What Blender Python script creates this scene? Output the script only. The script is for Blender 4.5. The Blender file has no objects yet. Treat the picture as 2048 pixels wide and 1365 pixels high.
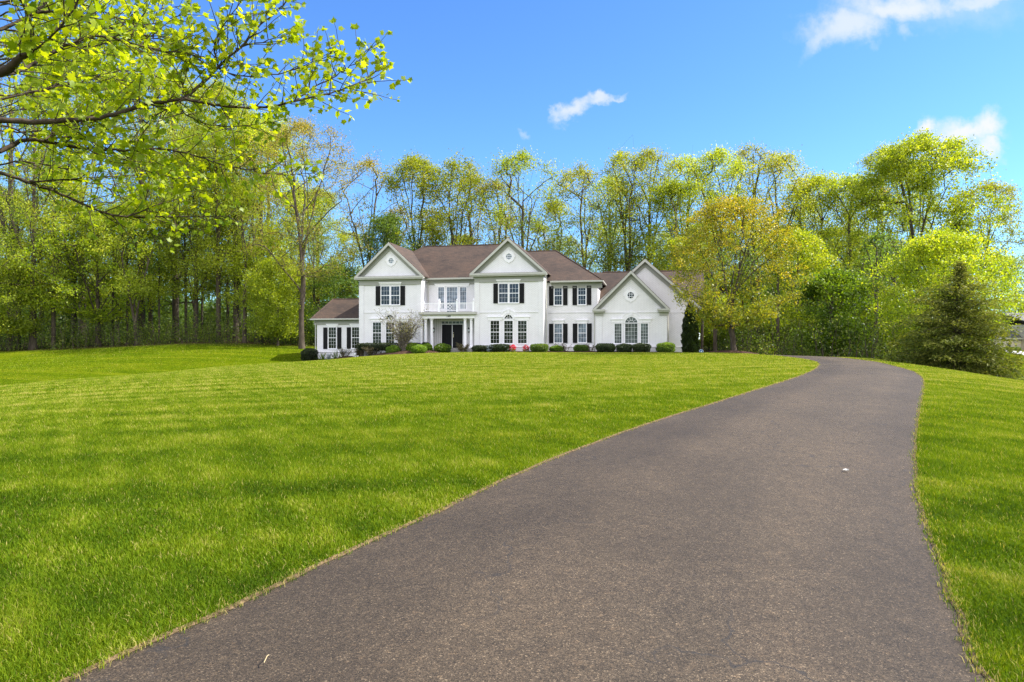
import bpy, math, random
import numpy as np
from mathutils import Vector, Matrix
random.seed(7)
RNG = np.random.default_rng(11)
R = math.radians
scene = bpy.context.scene
COL = scene.collection

# ------------------------------------------------------------------ camera model
F, CX, HY = 1365.333, 1024.0, 686.0          # photo pixels (2048 wide), 24 mm lens, level camera
EYE = 1.6

def ray(px, py):
    return np.array([(px - CX) / F, 1.0, -(py - HY) / F])

def at(px, py, D):                            # point at depth D seen through a photo pixel
    d = ray(px, py)
    return Vector((d[0] * D, D, EYE + d[2] * D))

# ------------------------------------------------------------------ custom properties
def tag(o, label=None, cat=None, group=None, kind=None):
    if label: o['label'] = label
    if cat: o['category'] = cat
    if group: o['group'] = group
    if kind: o['kind'] = kind
    return o

def empty(name, loc, rz=0.0, scale=1.0):
    o = bpy.data.objects.new(name, None)
    o.empty_display_size = 0.2
    o.location = loc
    o.rotation_euler = (0, 0, rz)
    o.scale = (scale,) * 3
    COL.objects.link(o)
    return o

def link_mesh(name, me, mat=None, parent=None):
    o = bpy.data.objects.new(name, me)
    if mat is not None and not me.materials:
        me.materials.append(mat)
    COL.objects.link(o)
    if parent is not None:
        o.parent = parent
    return o

def np_mesh(name, verts, loops, sizes, mat=None, attrs=None, smooth=False):
    verts = np.ascontiguousarray(verts, dtype=np.float32)
    loops = np.ascontiguousarray(loops, dtype=np.int32).ravel()
    sizes = np.ascontiguousarray(sizes, dtype=np.int32)
    me = bpy.data.meshes.new(name)
    me.vertices.add(len(verts))
    me.vertices.foreach_set('co', verts.ravel())
    me.loops.add(len(loops))
    me.loops.foreach_set('vertex_index', loops)
    me.polygons.add(len(sizes))
    starts = np.concatenate([[0], np.cumsum(sizes)[:-1]]).astype(np.int32)
    me.polygons.foreach_set('loop_start', starts)
    me.polygons.foreach_set('loop_total', sizes)
    if smooth:
        me.polygons.foreach_set('use_smooth', np.ones(len(sizes), dtype=bool))
    for k, a in (attrs or {}).items():
        at_ = me.attributes.new(k, 'FLOAT', 'POINT')
        at_.data.foreach_set('value', np.ascontiguousarray(a, dtype=np.float32))
    me.update(calc_edges=True)
    if mat is not None:
        me.materials.append(mat)
    return me

class MB:
    """collects pieces of one mesh"""
    def __init__(s):
        s.v, s.f = [], []
    def add(s, vs, fs):
        o = len(s.v)
        s.v += [tuple(p) for p in vs]
        s.f += [tuple(i + o for i in q) for q in fs]
        return s
    def box(s, x0, x1, y0, y1, z0, z1):
        x0, x1 = sorted((x0, x1)); y0, y1 = sorted((y0, y1)); z0, z1 = sorted((z0, z1))
        return s.add([(x0, y0, z0), (x1, y0, z0), (x1, y1, z0), (x0, y1, z0), (x0, y0, z1), (x1, y0, z1), (x1, y1, z1), (x0, y1, z1)],
                     [(0, 3, 2, 1), (4, 5, 6, 7), (0, 1, 5, 4), (1, 2, 6, 5), (2, 3, 7, 6), (3, 0, 4, 7)])
    def ext(s, pts, v0, v1):                   # polygon in (u,z) extruded along v
        n = len(pts)
        a = sum(pts[i][0] * pts[(i + 1) % n][1] - pts[(i + 1) % n][0] * pts[i][1] for i in range(n))
        if a < 0: pts = pts[::-1]
        vs = [(p[0], v0, p[1]) for p in pts] + [(p[0], v1, p[1]) for p in pts]
        fs = [tuple(range(n)), tuple(range(2 * n - 1, n - 1, -1))]
        fs += [(i, i + n, (i + 1) % n + n, (i + 1) % n) for i in range(n)]
        return s.add(vs, fs)
    def slab(s, q, t):                         # quad/tri top surface with thickness t downwards
        n = len(q)
        vs = [tuple(p) for p in q] + [(p[0], p[1], p[2] - t) for p in q]
        fs = [tuple(range(n)), tuple(range(2 * n - 1, n - 1, -1))]
        fs += [(i, i + n, (i + 1) % n + n, (i + 1) % n) for i in range(n)]
        return s.add(vs, fs)
    def hull(s, top, faces):
        return s.add(top, faces)
    def tube(s, pts, r, n=8, cap=True):
        pts = [Vector(p) for p in pts]
        rs = r if isinstance(r, (list, tuple)) else [r] * len(pts)
        rings = []
        for i, p in enumerate(pts):
            d = (pts[min(i + 1, len(pts) - 1)] - pts[max(i - 1, 0)]).normalized()
            a = Vector((0, 0, 1)) if abs(d.z) < .9 else Vector((1, 0, 0))
            x = d.cross(a).normalized(); y = d.cross(x)
            rings.append([p + (x * math.cos(t) + y * math.sin(t)) * rs[i] for t in [2 * math.pi * k / n for k in range(n)]])
        vs = [q for g in rings for q in g]
        fs = []
        for i in range(len(pts) - 1):
            for k in range(n):
                fs.append((i * n + k, i * n + (k + 1) % n, (i + 1) * n + (k + 1) % n, (i + 1) * n + k))
        if cap:
            fs.append(tuple(range(n - 1, -1, -1)))
            m = (len(pts) - 1) * n
            fs.append(tuple(m + k for k in range(n)))
        return s.add(vs, fs)
    def lathe(s, c, prof, n=16):               # prof: (r,z)
        vs, fs = [], []
        for r, z in prof:
            vs += [(c[0] + r * math.cos(2 * math.pi * k / n), c[1] + r * math.sin(2 * math.pi * k / n), c[2] + z) for k in range(n)]
        for i in range(len(prof) - 1):
            for k in range(n):
                fs.append((i * n + k, i * n + (k + 1) % n, (i + 1) * n + (k + 1) % n, (i + 1) * n + k))
        fs.append(tuple(range(n - 1, -1, -1)))
        fs.append(tuple((len(prof) - 1) * n + k for k in range(n)))
        return s.add(vs, fs)
    def build(s, name, mat, parent=None, smooth=False, bevel=0):
        me = bpy.data.meshes.new(name)
        me.from_pydata(s.v, [], s.f)
        me.update()
        if smooth:
            for p in me.polygons: p.use_smooth = True
        me.materials.append(mat)
        o = link_mesh(name, me, None, parent)
        if bevel:
            b = o.modifiers.new('b', 'BEVEL'); b.width = bevel; b.segments = 2; b.limit_method = 'ANGLE'
        return o

# ------------------------------------------------------------------ materials
def new_mat(name):
    m = bpy.data.materials.new(name)
    m.use_nodes = True
    nt = m.node_tree
    b = nt.nodes['Principled BSDF']
    return m, nt, b

def nd(nt, typ, **kw):
    n = nt.nodes.new(typ)
    for k, v in kw.items():
        if k == 'inp':
            for a, b in v.items(): n.inputs[a].default_value = b
        else:
            setattr(n, k, v)
    return n

def ramp(nt, fac, stops):
    r = nt.nodes.new('ShaderNodeValToRGB')
    e = r.color_ramp.elements
    while len(e) < len(stops): e.new(0.5)
    for i, (p, c) in enumerate(stops):
        e[i].position = p
        e[i].color = (c[0], c[1], c[2], 1) if not isinstance(c, (int, float)) else (c, c, c, 1)
    if fac is not None: nt.links.new(fac, r.inputs[0])
    return r

def noise(nt, vec, scale, detail=4, rough=.55, mapping=None):
    n = nt.nodes.new('ShaderNodeTexNoise')
    n.inputs['Scale'].default_value = scale
    n.inputs['Detail'].default_value = detail
    n.inputs['Roughness'].default_value = rough
    if mapping:
        mp = nt.nodes.new('ShaderNodeMapping')
        mp.inputs['Scale'].default_value = mapping
        nt.links.new(vec, mp.inputs[0]); nt.links.new(mp.outputs[0], n.inputs['Vector'])
    else:
        nt.links.new(vec, n.inputs['Vector'])
    return n

def mix(nt, fac, a, b, mode='MIX'):
    m = nt.nodes.new('ShaderNodeMix'); m.data_type = 'RGBA'; m.blend_type = mode
    for s, v in ((0, fac), (6, a), (7, b)):
        if hasattr(v, 'is_linked') or hasattr(v, 'links'):
            nt.links.new(v, m.inputs[s])
        else:
            m.inputs[s].default_value = v if not isinstance(v, tuple) or len(v) == 4 else (*v, 1)
    return m.outputs[2]

def math_n(nt, op, a, b=None):
    m = nt.nodes.new('ShaderNodeMath'); m.operation = op
    for i, v in enumerate((a, b)):
        if v is None: continue
        if hasattr(v, 'links'): nt.links.new(v, m.inputs[i])
        else: m.inputs[i].default_value = v
    return m.outputs[0]

def bump(nt, b, h, strength=.3, dist=.02):
    n = nt.nodes.new('ShaderNodeBump')
    n.inputs['Strength'].default_value = strength
    n.inputs['Distance'].default_value = dist
    nt.links.new(h, n.inputs['Height'])
    nt.links.new(n.outputs[0], b.inputs['Normal'])

def plain(name, col, rough=.5, var=.12, scale=6, spec=.5, metal=0, bumpy=0):
    m, nt, b = new_mat(name)
    tc = nd(nt, 'ShaderNodeTexCoord')
    n = noise(nt, tc.outputs['Object'], scale, 5)
    lo = tuple(c * (1 - var) for c in col); hi = tuple(min(1, c * (1 + var)) for c in col)
    r = ramp(nt, n.outputs[0], [(.3, lo), (.7, hi)])
    nt.links.new(r.outputs[0], b.inputs['Base Color'])
    b.inputs['Roughness'].default_value = rough
    b.inputs['Specular IOR Level'].default_value = spec
    b.inputs['Metallic'].default_value = metal
    if bumpy: bump(nt, b, n.outputs[0], bumpy, .02)
    return m

def leaf_mat(name, stops, trans=.50, tboost=(1.65, 1.6, .45), rough=.45, spec=.35, hue=.006, val=.16):
    m, nt, b = new_mat(name)
    at_ = nd(nt, 'ShaderNodeAttribute', attribute_name='tint')
    r = ramp(nt, at_.outputs['Fac'], stops)
    oi = nd(nt, 'ShaderNodeObjectInfo')
    hs = nd(nt, 'ShaderNodeHueSaturation')
    mr = nd(nt, 'ShaderNodeMapRange', inp={3: 1 - val, 4: 1 + val}); nt.links.new(oi.outputs['Random'], mr.inputs[0])
    nt.links.new(mr.outputs[0], hs.inputs['Value'])
    mh = nd(nt, 'ShaderNodeMapRange', inp={3: .5 - hue, 4: .5 + hue})
    fr = math_n(nt, 'FRACT', math_n(nt, 'MULTIPLY', oi.outputs['Random'], 7.31))
    nt.links.new(fr, mh.inputs[0]); nt.links.new(mh.outputs[0], hs.inputs['Hue'])
    nt.links.new(r.outputs[0], hs.inputs['Color'])
    nt.links.new(hs.outputs[0], b.inputs['Base Color'])
    b.inputs['Roughness'].default_value = rough
    b.inputs['Specular IOR Level'].default_value = spec
    t = nd(nt, 'ShaderNodeBsdfTranslucent')
    nt.links.new(mix(nt, 1.0, hs.outputs[0], tboost, 'MULTIPLY'), t.inputs[0])
    ms = nd(nt, 'ShaderNodeMixShader'); ms.inputs[0].default_value = trans
    nt.links.new(b.outputs[0], ms.inputs[1]); nt.links.new(t.outputs[0], ms.inputs[2])
    nt.links.new(ms.outputs[0], nt.nodes['Material Output'].inputs[0])
    return m

M = {}
def build_mats():
    # painted brick
    m, nt, b = new_mat('painted_brick')
    tc = nd(nt, 'ShaderNodeTexCoord')
    mp = nd(nt, 'ShaderNodeMapping', inp={'Rotation': (R(90), 0, 0)})
    nt.links.new(tc.outputs['Object'], mp.inputs[0])
    br = nd(nt, 'ShaderNodeTexBrick', inp={'Scale': 1.0, 'Mortar Size': .012, 'Brick Width': .23, 'Row Height': .075, 'Mortar Smooth': .3})
    br.inputs['Color1'].default_value = (.87, .85, .872, 1); br.inputs['Color2'].default_value = (.82, .80, .822, 1); br.inputs['Mortar'].default_value = (.58, .565, .59, 1)
    nt.links.new(mp.outputs[0], br.inputs['Vector'])
    n = noise(nt, tc.outputs['Object'], .9, 5)
    rr = ramp(nt, n.outputs[0], [(.3, (.9, .9, .89)), (.7, (1, 1, 1))])
    nt.links.new(mix(nt, 1.0, br.outputs['Color'], rr.outputs[0], 'MULTIPLY'), b.inputs['Base Color'])
    b.inputs['Roughness'].default_value = .6
    bump(nt, b, br.outputs['Fac'], -.35, .008)
    M['brick'] = m
    M['white'] = plain('white_paint', (.87, .85, .88), .45, .04)
    M['trim'] = plain('shaded_trim_paint', (.34, .345, .31), .45, .06)  # pale trim darkened: overhang shade on the soffits put into the colour
    M['frieze'] = plain('shaded_frieze_paint', (.30, .30, .265), .5, .05)  # shadow below the gables and eaves is part of this grey
    M['band'] = plain('pale_band_paint', (.80, .78, .81), .5, .04)
    M['shutter'] = plain('black_shutter_paint', (.006, .006, .007), .6, .3, 3, .2)
    M['door'] = plain('black_door_paint', (.004, .004, .006), .45, .2, 6, .2)
    M['stone'] = plain('grey_stone', (.30, .29, .27), .8, .25, 5, .3, 0, .3)
    M['metal'] = plain('dark_metal', (.03, .03, .03), .4, .2, 8, .5, .6)
    M['brass'] = plain('brass', (.75, .66, .45), .3, .1, 8, .5, 1)
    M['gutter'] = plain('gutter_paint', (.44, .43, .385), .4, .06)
    M['ceil'] = plain('porch_boards', (.5, .51, .47), .5, .1)
    # glass: dark room behind a smooth pane
    for nm, c in (('glass', (.014, .017, .012)), ('glass_curtain', (.09, .105, .10)), ('glass_up', (.020, .025, .040)), ('glass_room', (.14, .17, .21)), ('glass_pale', (.16, .20, .23))):
        m, nt, b = new_mat(nm)
        tc = nd(nt, 'ShaderNodeTexCoord')
        n = noise(nt, tc.outputs['Object'], 2.2, 3)
        r = ramp(nt, n.outputs[0], [(.35, tuple(x * .5 for x in c)), (.65, tuple(x * 1.5 for x in c))])
        nt.links.new(r.outputs[0], b.inputs['Base Color'])
        b.inputs['Roughness'].default_value = .04
        b.inputs['Specular IOR Level'].default_value = .5
        n2 = noise(nt, tc.outputs['Object'], 1.7, 1)
        bump(nt, b, n2.outputs[0], .12, .02)
        M[nm] = m
    # shingles
    def shingle(name, cols):
        m, nt, b = new_mat(name)
        tc = nd(nt, 'ShaderNodeTexCoord')
        sx = nd(nt, 'ShaderNodeSeparateXYZ'); nt.links.new(tc.outputs['Object'], sx.inputs[0])
        cb = nd(nt, 'ShaderNodeCombineXYZ')
        nt.links.new(math_n(nt, 'ADD', sx.outputs[0], math_n(nt, 'MULTIPLY', sx.outputs[1], .37)), cb.inputs[0]); nt.links.new(sx.outputs[2], cb.inputs[1])
        br = nd(nt, 'ShaderNodeTexBrick', inp={'Scale': 1.0, 'Mortar Size': .008, 'Brick Width': .32, 'Row Height': .085, 'Mortar Smooth': .2, 'Bias': -.1})
        br.inputs['Color1'].default_value = (*cols[0], 1); br.inputs['Color2'].default_value = (*cols[1], 1); br.inputs['Mortar'].default_value = (*[c * .45 for c in cols[0]], 1)
        nt.links.new(cb.outputs[0], br.inputs['Vector'])
        n = noise(nt, tc.outputs['Object'], .55, 6, .65)
        rr = ramp(nt, n.outputs[0], [(.34, (.62, .60, .60)), (.5, (1, 1, 1)), (.72, (1.25, 1.16, 1.1))])
        n3 = noise(nt, tc.outputs['Object'], 9, 3, .6)
        r3 = ramp(nt, n3.outputs[0], [(.3, (.7, .7, .7)), (.7, (1.25, 1.25, 1.25))])
        c = mix(nt, 1.0, mix(nt, 1.0, br.outputs['Color'], rr.outputs[0], 'MULTIPLY'), r3.outputs[0], 'MULTIPLY')
        nt.links.new(c, b.inputs['Base Color'])
        b.inputs['Roughness'].default_value = .85
        bump(nt, b, br.outputs['Fac'], -.5, .012)
        return m
    M['shingle'] = shingle('brown_shingles', ((.070, .042, .026), (.043, .027, .017)))
    M['shingle_grey'] = shingle('grey_shingles', ((.16, .155, .16), (.12, .118, .125)))
    M['siding'] = plain('beige_stucco', (.64, .57, .45), .7, .06)
    # bark
    def bark(name, c0, c1):
        m, nt, b = new_mat(name)
        tc = nd(nt, 'ShaderNodeTexCoord')
        n = noise(nt, tc.outputs['Object'], 5, 6, .7, (1, 1, .25))
        r = ramp(nt, n.outputs[0], [(.3, c0), (.72, c1)])
        nt.links.new(r.outputs[0], b.inputs['Base Color'])
        b.inputs['Roughness'].default_value = .9
        b.inputs['Specular IOR Level'].default_value = .2
        bump(nt, b, n.outputs[0], .6, .03)
        return m
    M['bark'] = bark('dark_bark', (.030, .023, .016), (.12, .095, .07))
    M['bark_grey'] = bark('grey_bark', (.07, .06, .05), (.21, .18, .15))
    M['bark_fg'] = bark('branch_bark', (.022, .016, .011), (.10, .075, .05))
    M['mulch'] = plain('bark_mulch', (.060, .034, .022), .95, .6, 25, .1, 0, .8)
    # leaves
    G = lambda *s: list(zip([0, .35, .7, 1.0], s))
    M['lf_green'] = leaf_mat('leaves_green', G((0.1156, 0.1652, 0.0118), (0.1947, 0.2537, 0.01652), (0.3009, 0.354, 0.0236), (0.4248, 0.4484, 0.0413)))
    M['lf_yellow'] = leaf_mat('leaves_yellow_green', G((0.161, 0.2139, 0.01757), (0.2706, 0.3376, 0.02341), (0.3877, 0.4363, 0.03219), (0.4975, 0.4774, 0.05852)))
    M['lf_gold'] = leaf_mat('leaves_gold_green', G((0.1242, 0.1707, 0.01338), (0.2101, 0.2586, 0.01719), (0.3057, 0.3247, 0.02484), (0.3822, 0.3412, 0.04299)))
    M['lf_orange'] = leaf_mat('leaves_orange_green', G((0.1528, 0.2091, 0.01719), (0.2484, 0.3027, 0.02675), (0.3439, 0.3578, 0.04299), (0.4203, 0.3633, 0.06687)))
    M['lf_bud'] = leaf_mat('leaves_budding', G((0.1632, 0.1797, 0.0204), (0.255, 0.2551, 0.0357), (0.3468, 0.2899, 0.0612), (0.4284, 0.2783, 0.102)))
    M['lf_lime'] = leaf_mat('leaves_lime', G((0.1646, 0.2343, 0.01267), (0.266, 0.3357, 0.01773), (0.3927, 0.4308, 0.02534), (0.532, 0.5067, 0.05067)))
    M['lf_fresh'] = leaf_mat('leaves_fresh_green', G((.042, .085, .006), (.075, .135, .008), (.12, .19, .012), (.19, .26, .02)))
    M['lf_dark'] = leaf_mat('leaves_dark_green', G((0.0663, 0.1105, 0.0221), (0.09945, 0.1658, 0.03094), (0.1436, 0.221, 0.03978), (0.221, 0.2873, 0.05304)))
    M['lf_hemlock'] = leaf_mat('hemlock_needles', G((0.0264, 0.04148, 0.00924), (0.0594, 0.08052, 0.01452), (0.1122, 0.1281, 0.02376), (0.2244, 0.2196, 0.0462)), .3, spec=.05)
    M['lf_yew'] = leaf_mat('yew_needles', G((.009, .016, .005), (.016, .028, .008), (.028, .045, .012), (.06, .085, .02)), .15, hue=.01)
    M['lf_box'] = leaf_mat('light_shrub_leaves', G((.04, .08, .008), (.09, .17, .012), (.16, .25, .018), (.24, .33, .03)), .3)
    M['lf_arbor'] = leaf_mat('arborvitae_sprays', G((.010, .019, .005), (.018, .032, .008), (.032, .050, .012), (.075, .095, .02)), .15)
    M['lf_rose'] = leaf_mat('reddish_young_leaves', G((.05, .035, .02), (.09, .07, .03), (.13, .12, .05), (.22, .20, .14)), .3)
    M['lf_pale'] = leaf_mat('pale_yellow_young_leaves', G((.16, .16, .03), (.24, .24, .06), (.34, .33, .12), (.46, .44, .22)), .3)
    M['lf_maple'] = leaf_mat('maple_spring_leaves', G((0.1377, 0.1943, 0.0114), (0.2565, 0.2767, 0.0171), (0.3705, 0.3354, 0.0247), (0.456, 0.3531, 0.04275)), .48, (1.5, 1.3, .4), hue=0, val=0)
    M['lf_red'] = leaf_mat('red_azalea_petals', G((.30, .005, .012), (.45, .010, .02), (.60, .016, .035), (.7, .03, .06)), .3, (1.2, .8, .8))
    M['lf_blue'] = leaf_mat('grey_blue_leaves', G((.12, .16, .17), (.2, .25, .27), (.3, .36, .40), (.45, .5, .55)), .2, (1, 1, 1))
    M['lf_syc'] = leaf_mat('broad_lobed_leaves', G((0.135, 0.2134, 0.009), (0.225, 0.3007, 0.0126), (0.333, 0.3977, 0.0198), (0.468, 0.5044, 0.063)), .60, (1.85, 1.65, .35), .4, .3, 0, 0)
    M['lf_under'] = leaf_mat('undergrowth_leaves', G((0.04375, 0.0715, 0.01), (0.09375, 0.1365, 0.015), (0.1625, 0.2145, 0.025), (0.25, 0.247, 0.0625)), .45)
    M['core'] = plain('inner_shade_core', (.012, .013, .008), .9, .4, 8, .1)  # solid shrub cores; the shade inside is put into this dark colour
    M['blue_sign'] = plain('blue_sign_paint', (.03, .10, .38), .4, .1)
    M['sign_white'] = plain('sign_white_paint', (.75, .85, .85), .4, .05)
    M['paper'] = plain('white_paper', (.62, .60, .55), .6, .03)
    M['concrete'] = plain('pale_concrete', (.52, .50, .49), .85, .1, 2, .3)
build_mats()
# ------------------------------------------------------------------ terrain (thin plate spline through surveyed spots)
ZT_Y = [-6, 0, 3, 6, 8, 12, 17, 22, 30, 35]
ZT_Z = [-.25, 0.03, .15, .27, .36, .54, .66, .73, .79, .81]
SPOTS = []
for y, z in zip(ZT_Y, ZT_Z):
    xc = .5 + .47 * y if y < 22 else 11 + (y - 22) * .4
    for dx in (-2.2, 0, 2.2): SPOTS.append((xc + dx, y, z - (.02 if dx > 0 else 0)))
    SPOTS.append((xc + 5.2, y, z - .42)); 
    if y < 30: SPOTS.append((xc + 10, y, z - 1.05))
    if 3 <= y <= 30: SPOTS.append((xc - 6, y, z - .03))
SPOTS += [
 (0, 30, .80), (0, 40, .87), (0, 48, .85), (8, 40, .87), (8, 48, .85), (14.5, 39, .87), (14.3, 44, .95), (17.2, 44, .72), (19.5, 41, .58), (20, 50, .45), (12, 52, .85), (17, 56, .7),
 (-8, 8, .22), (-9, 14, .36), (-9, 20, .48), (-10, 30, .55), (-10, 40, .62), (-10, 50, .62), (-6, 52, .80),
 (-18.8, 25, 0.0), (-18, 36, .03), (-14.8, 50, .18), (-12.8, 57, .40), (-16, 57, .05), (-14, 15, .1), (-14, 6, 0),
 (-24, 28, -1.25), (-25, 40, -1.4), (-21.5, 50, -.95), (-20, 58, -.3), (-32, 40, -1.0), (-35, 28, -1.0),
 (-52, 70, .85), (-40, 70, 1.25), (-30, 70, 1.6), (-22, 72, 1.3), (-36, 56, -.1), (-26, 61, .5), (-48, 56, -.3),
 (-12, 66, .7), (0, 66, .9), (0, 75, 1.0), (0, 100, 1.4), (30, 80, .8), (-60, 100, 1.6), (60, 110, .6),
 (27, 60, .55), (20, 62, .6), (22, 40, .45), (23.2, 33, -.45), (28, 33, -1.0), (27, 24, -1.3), (30, 45, -.7), (36, 52, -.75), (42, 62, -.3), (55, 75, .2), (62, 90, .5),
 (0, -20, -.5), (-20, -12, -.3), (25, -10, -1.4), (-40, 15, -.7), (-62, 50, .1), (80, 50, -.8), (60, 20, -1.6), (45, 5, -1.7), (30, 8, -1.5),
 (-150, 0, 0), (150, 0, -1), (-150, 150, 1.5), (150, 150, 1), (0, 200, 2), (0, -100, -1), (-150, -100, -1), (150, -100, -1), (-200, 300, 2), (200, 300, 2),
]
SP = np.array(SPOTS, float)
def _U(r2): return np.where(r2 > 1e-9, r2 * np.log(np.maximum(r2, 1e-9)) * .5, 0)
def _fit():
    n = len(SP); S = SP[:, :2] / 50.0
    r2 = ((S[:, None] - S[None]) ** 2).sum(-1)
    K = _U(r2) + np.eye(n) * .002
    P = np.c_[np.ones(n), S]
    A = np.zeros((n + 3, n + 3)); A[:n, :n] = K; A[:n, n:] = P; A[n:, :n] = P.T
    return np.linalg.solve(A, np.r_[SP[:, 2], 0, 0, 0])
_W = _fit()
def gz(x, y):
    x = np.asarray(x, float); y = np.asarray(y, float)
    sh = x.shape; q = np.c_[x.ravel(), y.ravel()] / 50.0
    out = np.empty(len(q)); S = SP[:, :2] / 50.0
    for i in range(0, len(q), 20000):
        c = q[i:i + 20000]
        r2 = ((c[:, None] - S[None]) ** 2).sum(-1)
        out[i:i + 20000] = _U(r2) @ _W[:-3] + _W[-3] + c @ _W[-2:]
    return out.reshape(sh)
def gz1(x, y): return float(gz(np.array([x]), np.array([y]))[0])
_TT = np.concatenate([np.arange(1.5, 30, .04), np.arange(30, 130, .15)])
def ground_at(px, py):                        # where a sight line first meets the terrain
    d = ray(px, py)
    h = EYE + d[2] * _TT - gz(d[0] * _TT, _TT)
    i = np.argmax(h < 0)
    if h[i] >= 0: i = len(_TT) - 1
    t = _TT[i]
    if i > 0:
        t = _TT[i - 1] + (_TT[i] - _TT[i - 1]) * h[i - 1] / (h[i - 1] - h[i] + 1e-12)
    return (d[0] * t, t)

# ------------------------------------------------------------------ driveway outline
LEFT_PX = [(1618, 720), (1634, 724), (1640, 730), (1630, 740), (1600, 753), (1550, 769), (1500, 785), (1400, 816), (1300, 847), (1200, 882), (1100, 921), (1000, 964), (900, 1012), (800, 1058), (700, 1103), (600, 1150), (500, 1199), (400, 1245), (300, 1288), (225, 1322), (140, 1360)]
RIGHT_PX = [(1745, 723), (1770, 728), (1800, 735), (1822, 742), (1838, 749), (1846, 757), (1848, 767), (1845, 790), (1838, 820), (1831, 860), (1829, 900), (1830, 945), (1836, 1000), (1850, 1050), (1868, 1100), (1888, 1160), (1912, 1220), (1938, 1290), (1964, 1360)]
LE = [ground_at(*p) for p in LEFT_PX][::-1]
RE = [ground_at(*p) for p in RIGHT_PX][::-1]
l0, r0 = np.array(LE[0]), np.array(RE[0])
LE = [(l0[0] - 1.9, -3.2), (l0[0] - 1.0, 0.4)] + LE     # continues behind the viewer
RE = [(r0[0] - 1.2, -3.2), (r0[0] - .55, 0.4)] + RE
# the drive sweeps left over the crest, behind the lawn, towards the garage
LE += [(LE[-1][0] + 1.0, LE[-1][1] + 4), (LE[-1][0] + 1.6, LE[-1][1] + 9), (LE[-1][0] + 1.5, LE[-1][1] + 18), (LE[-1][0] + .5, 64)]
e = RE[-1]
RE += [(e[0] + 1.0, e[1] + 4), (e[0] + 1.7, e[1] + 9), (e[0] + 1.8, e[1] + 18), (e[0] + .8, 64)]
def resample(pts, n):
    p = np.array(pts, float)
    for _ in range(2):                        # chaikin rounding
        q = np.empty((2 * len(p), 2)); a, b = p[:-1], p[1:]
        q = np.concatenate([p[:1], np.stack([a * .75 + b * .25, a * .25 + b * .75], 1).reshape(-1, 2), p[-1:]])
        p = q
    s = np.r_[0, np.cumsum(np.hypot(*np.diff(p, axis=0).T))]
    t = np.linspace(0, s[-1], n)
    return np.c_[np.interp(t, s, p[:, 0]), np.interp(t, s, p[:, 1])]
NL = 700
LEr, REr = resample(LE, NL), resample(RE, NL)
_j = np.interp(np.linspace(0, 1, NL), np.linspace(0, 1, 900), np.convolve(RNG.normal(0, 1, 900), np.ones(4) / 4, 'same'))
LEr[:, 0] += _j * .012; REr[:, 0] += np.roll(_j, 77) * .014
DRIVE_POLY = np.concatenate([LEr, REr[::-1]])
def in_poly(x, y, P):
    ins = np.zeros(len(x), bool)
    bb = (x > P[:, 0].min()) & (x < P[:, 0].max()) & (y > P[:, 1].min()) & (y < P[:, 1].max())
    idx = np.where(bb)[0]; xs, ys = x[idx], y[idx]; c = np.zeros(len(idx), bool)
    for (x0, y0), (x1, y1) in zip(P, np.roll(P, -1, 0)):
        if y0 == y1: continue
        k = ((y0 > ys) != (y1 > ys))
        c ^= k & (xs < (x1 - x0) * (ys - y0) / (y1 - y0) + x0)
    ins[idx] = c
    return ins
def edge_dist(x, y, E):
    """distance to an edge polyline, exact only close to it"""
    C = E[::10]
    d = np.empty(len(x))
    for i in range(0, len(x), 60000):
        xs, ys = x[i:i + 60000], y[i:i + 60000]
        d[i:i + 60000] = np.sqrt(((xs[:, None] - C[None, :, 0]) ** 2 + (ys[:, None] - C[None, :, 1]) ** 2).min(1))
    k = np.where(d < 1.6)[0]
    for i in range(0, len(k), 20000):
        q = k[i:i + 20000]
        d[q] = np.sqrt(((x[q][:, None] - E[None, :, 0]) ** 2 + (y[q][:, None] - E[None, :, 1]) ** 2).min(1))
    return d

def tree_line(x):                             # Y where the wood floor starts
    return np.interp(x, [-200, -60, -52, -40, -30, -24, -18, -14, 14, 16, 19, 22, 27, 34, 44, 52, 60, 200], [66, 67, 68, 69, 69.5, 71, 72, 70, 70, 60, 50, 47.5, 43, 50, 66, 85, 110, 130])

def graded(a, b, fine, lo, hi, grow=1.16):
    c = list(np.arange(a, b + 1e-6, fine)); s = fine
    while c[-1] < hi: s *= grow; c.append(c[-1] + s)
    s = fine
    while c[0] > lo: s *= grow; c.insert(0, c[0] - s)
    return np.array(c)

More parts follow.
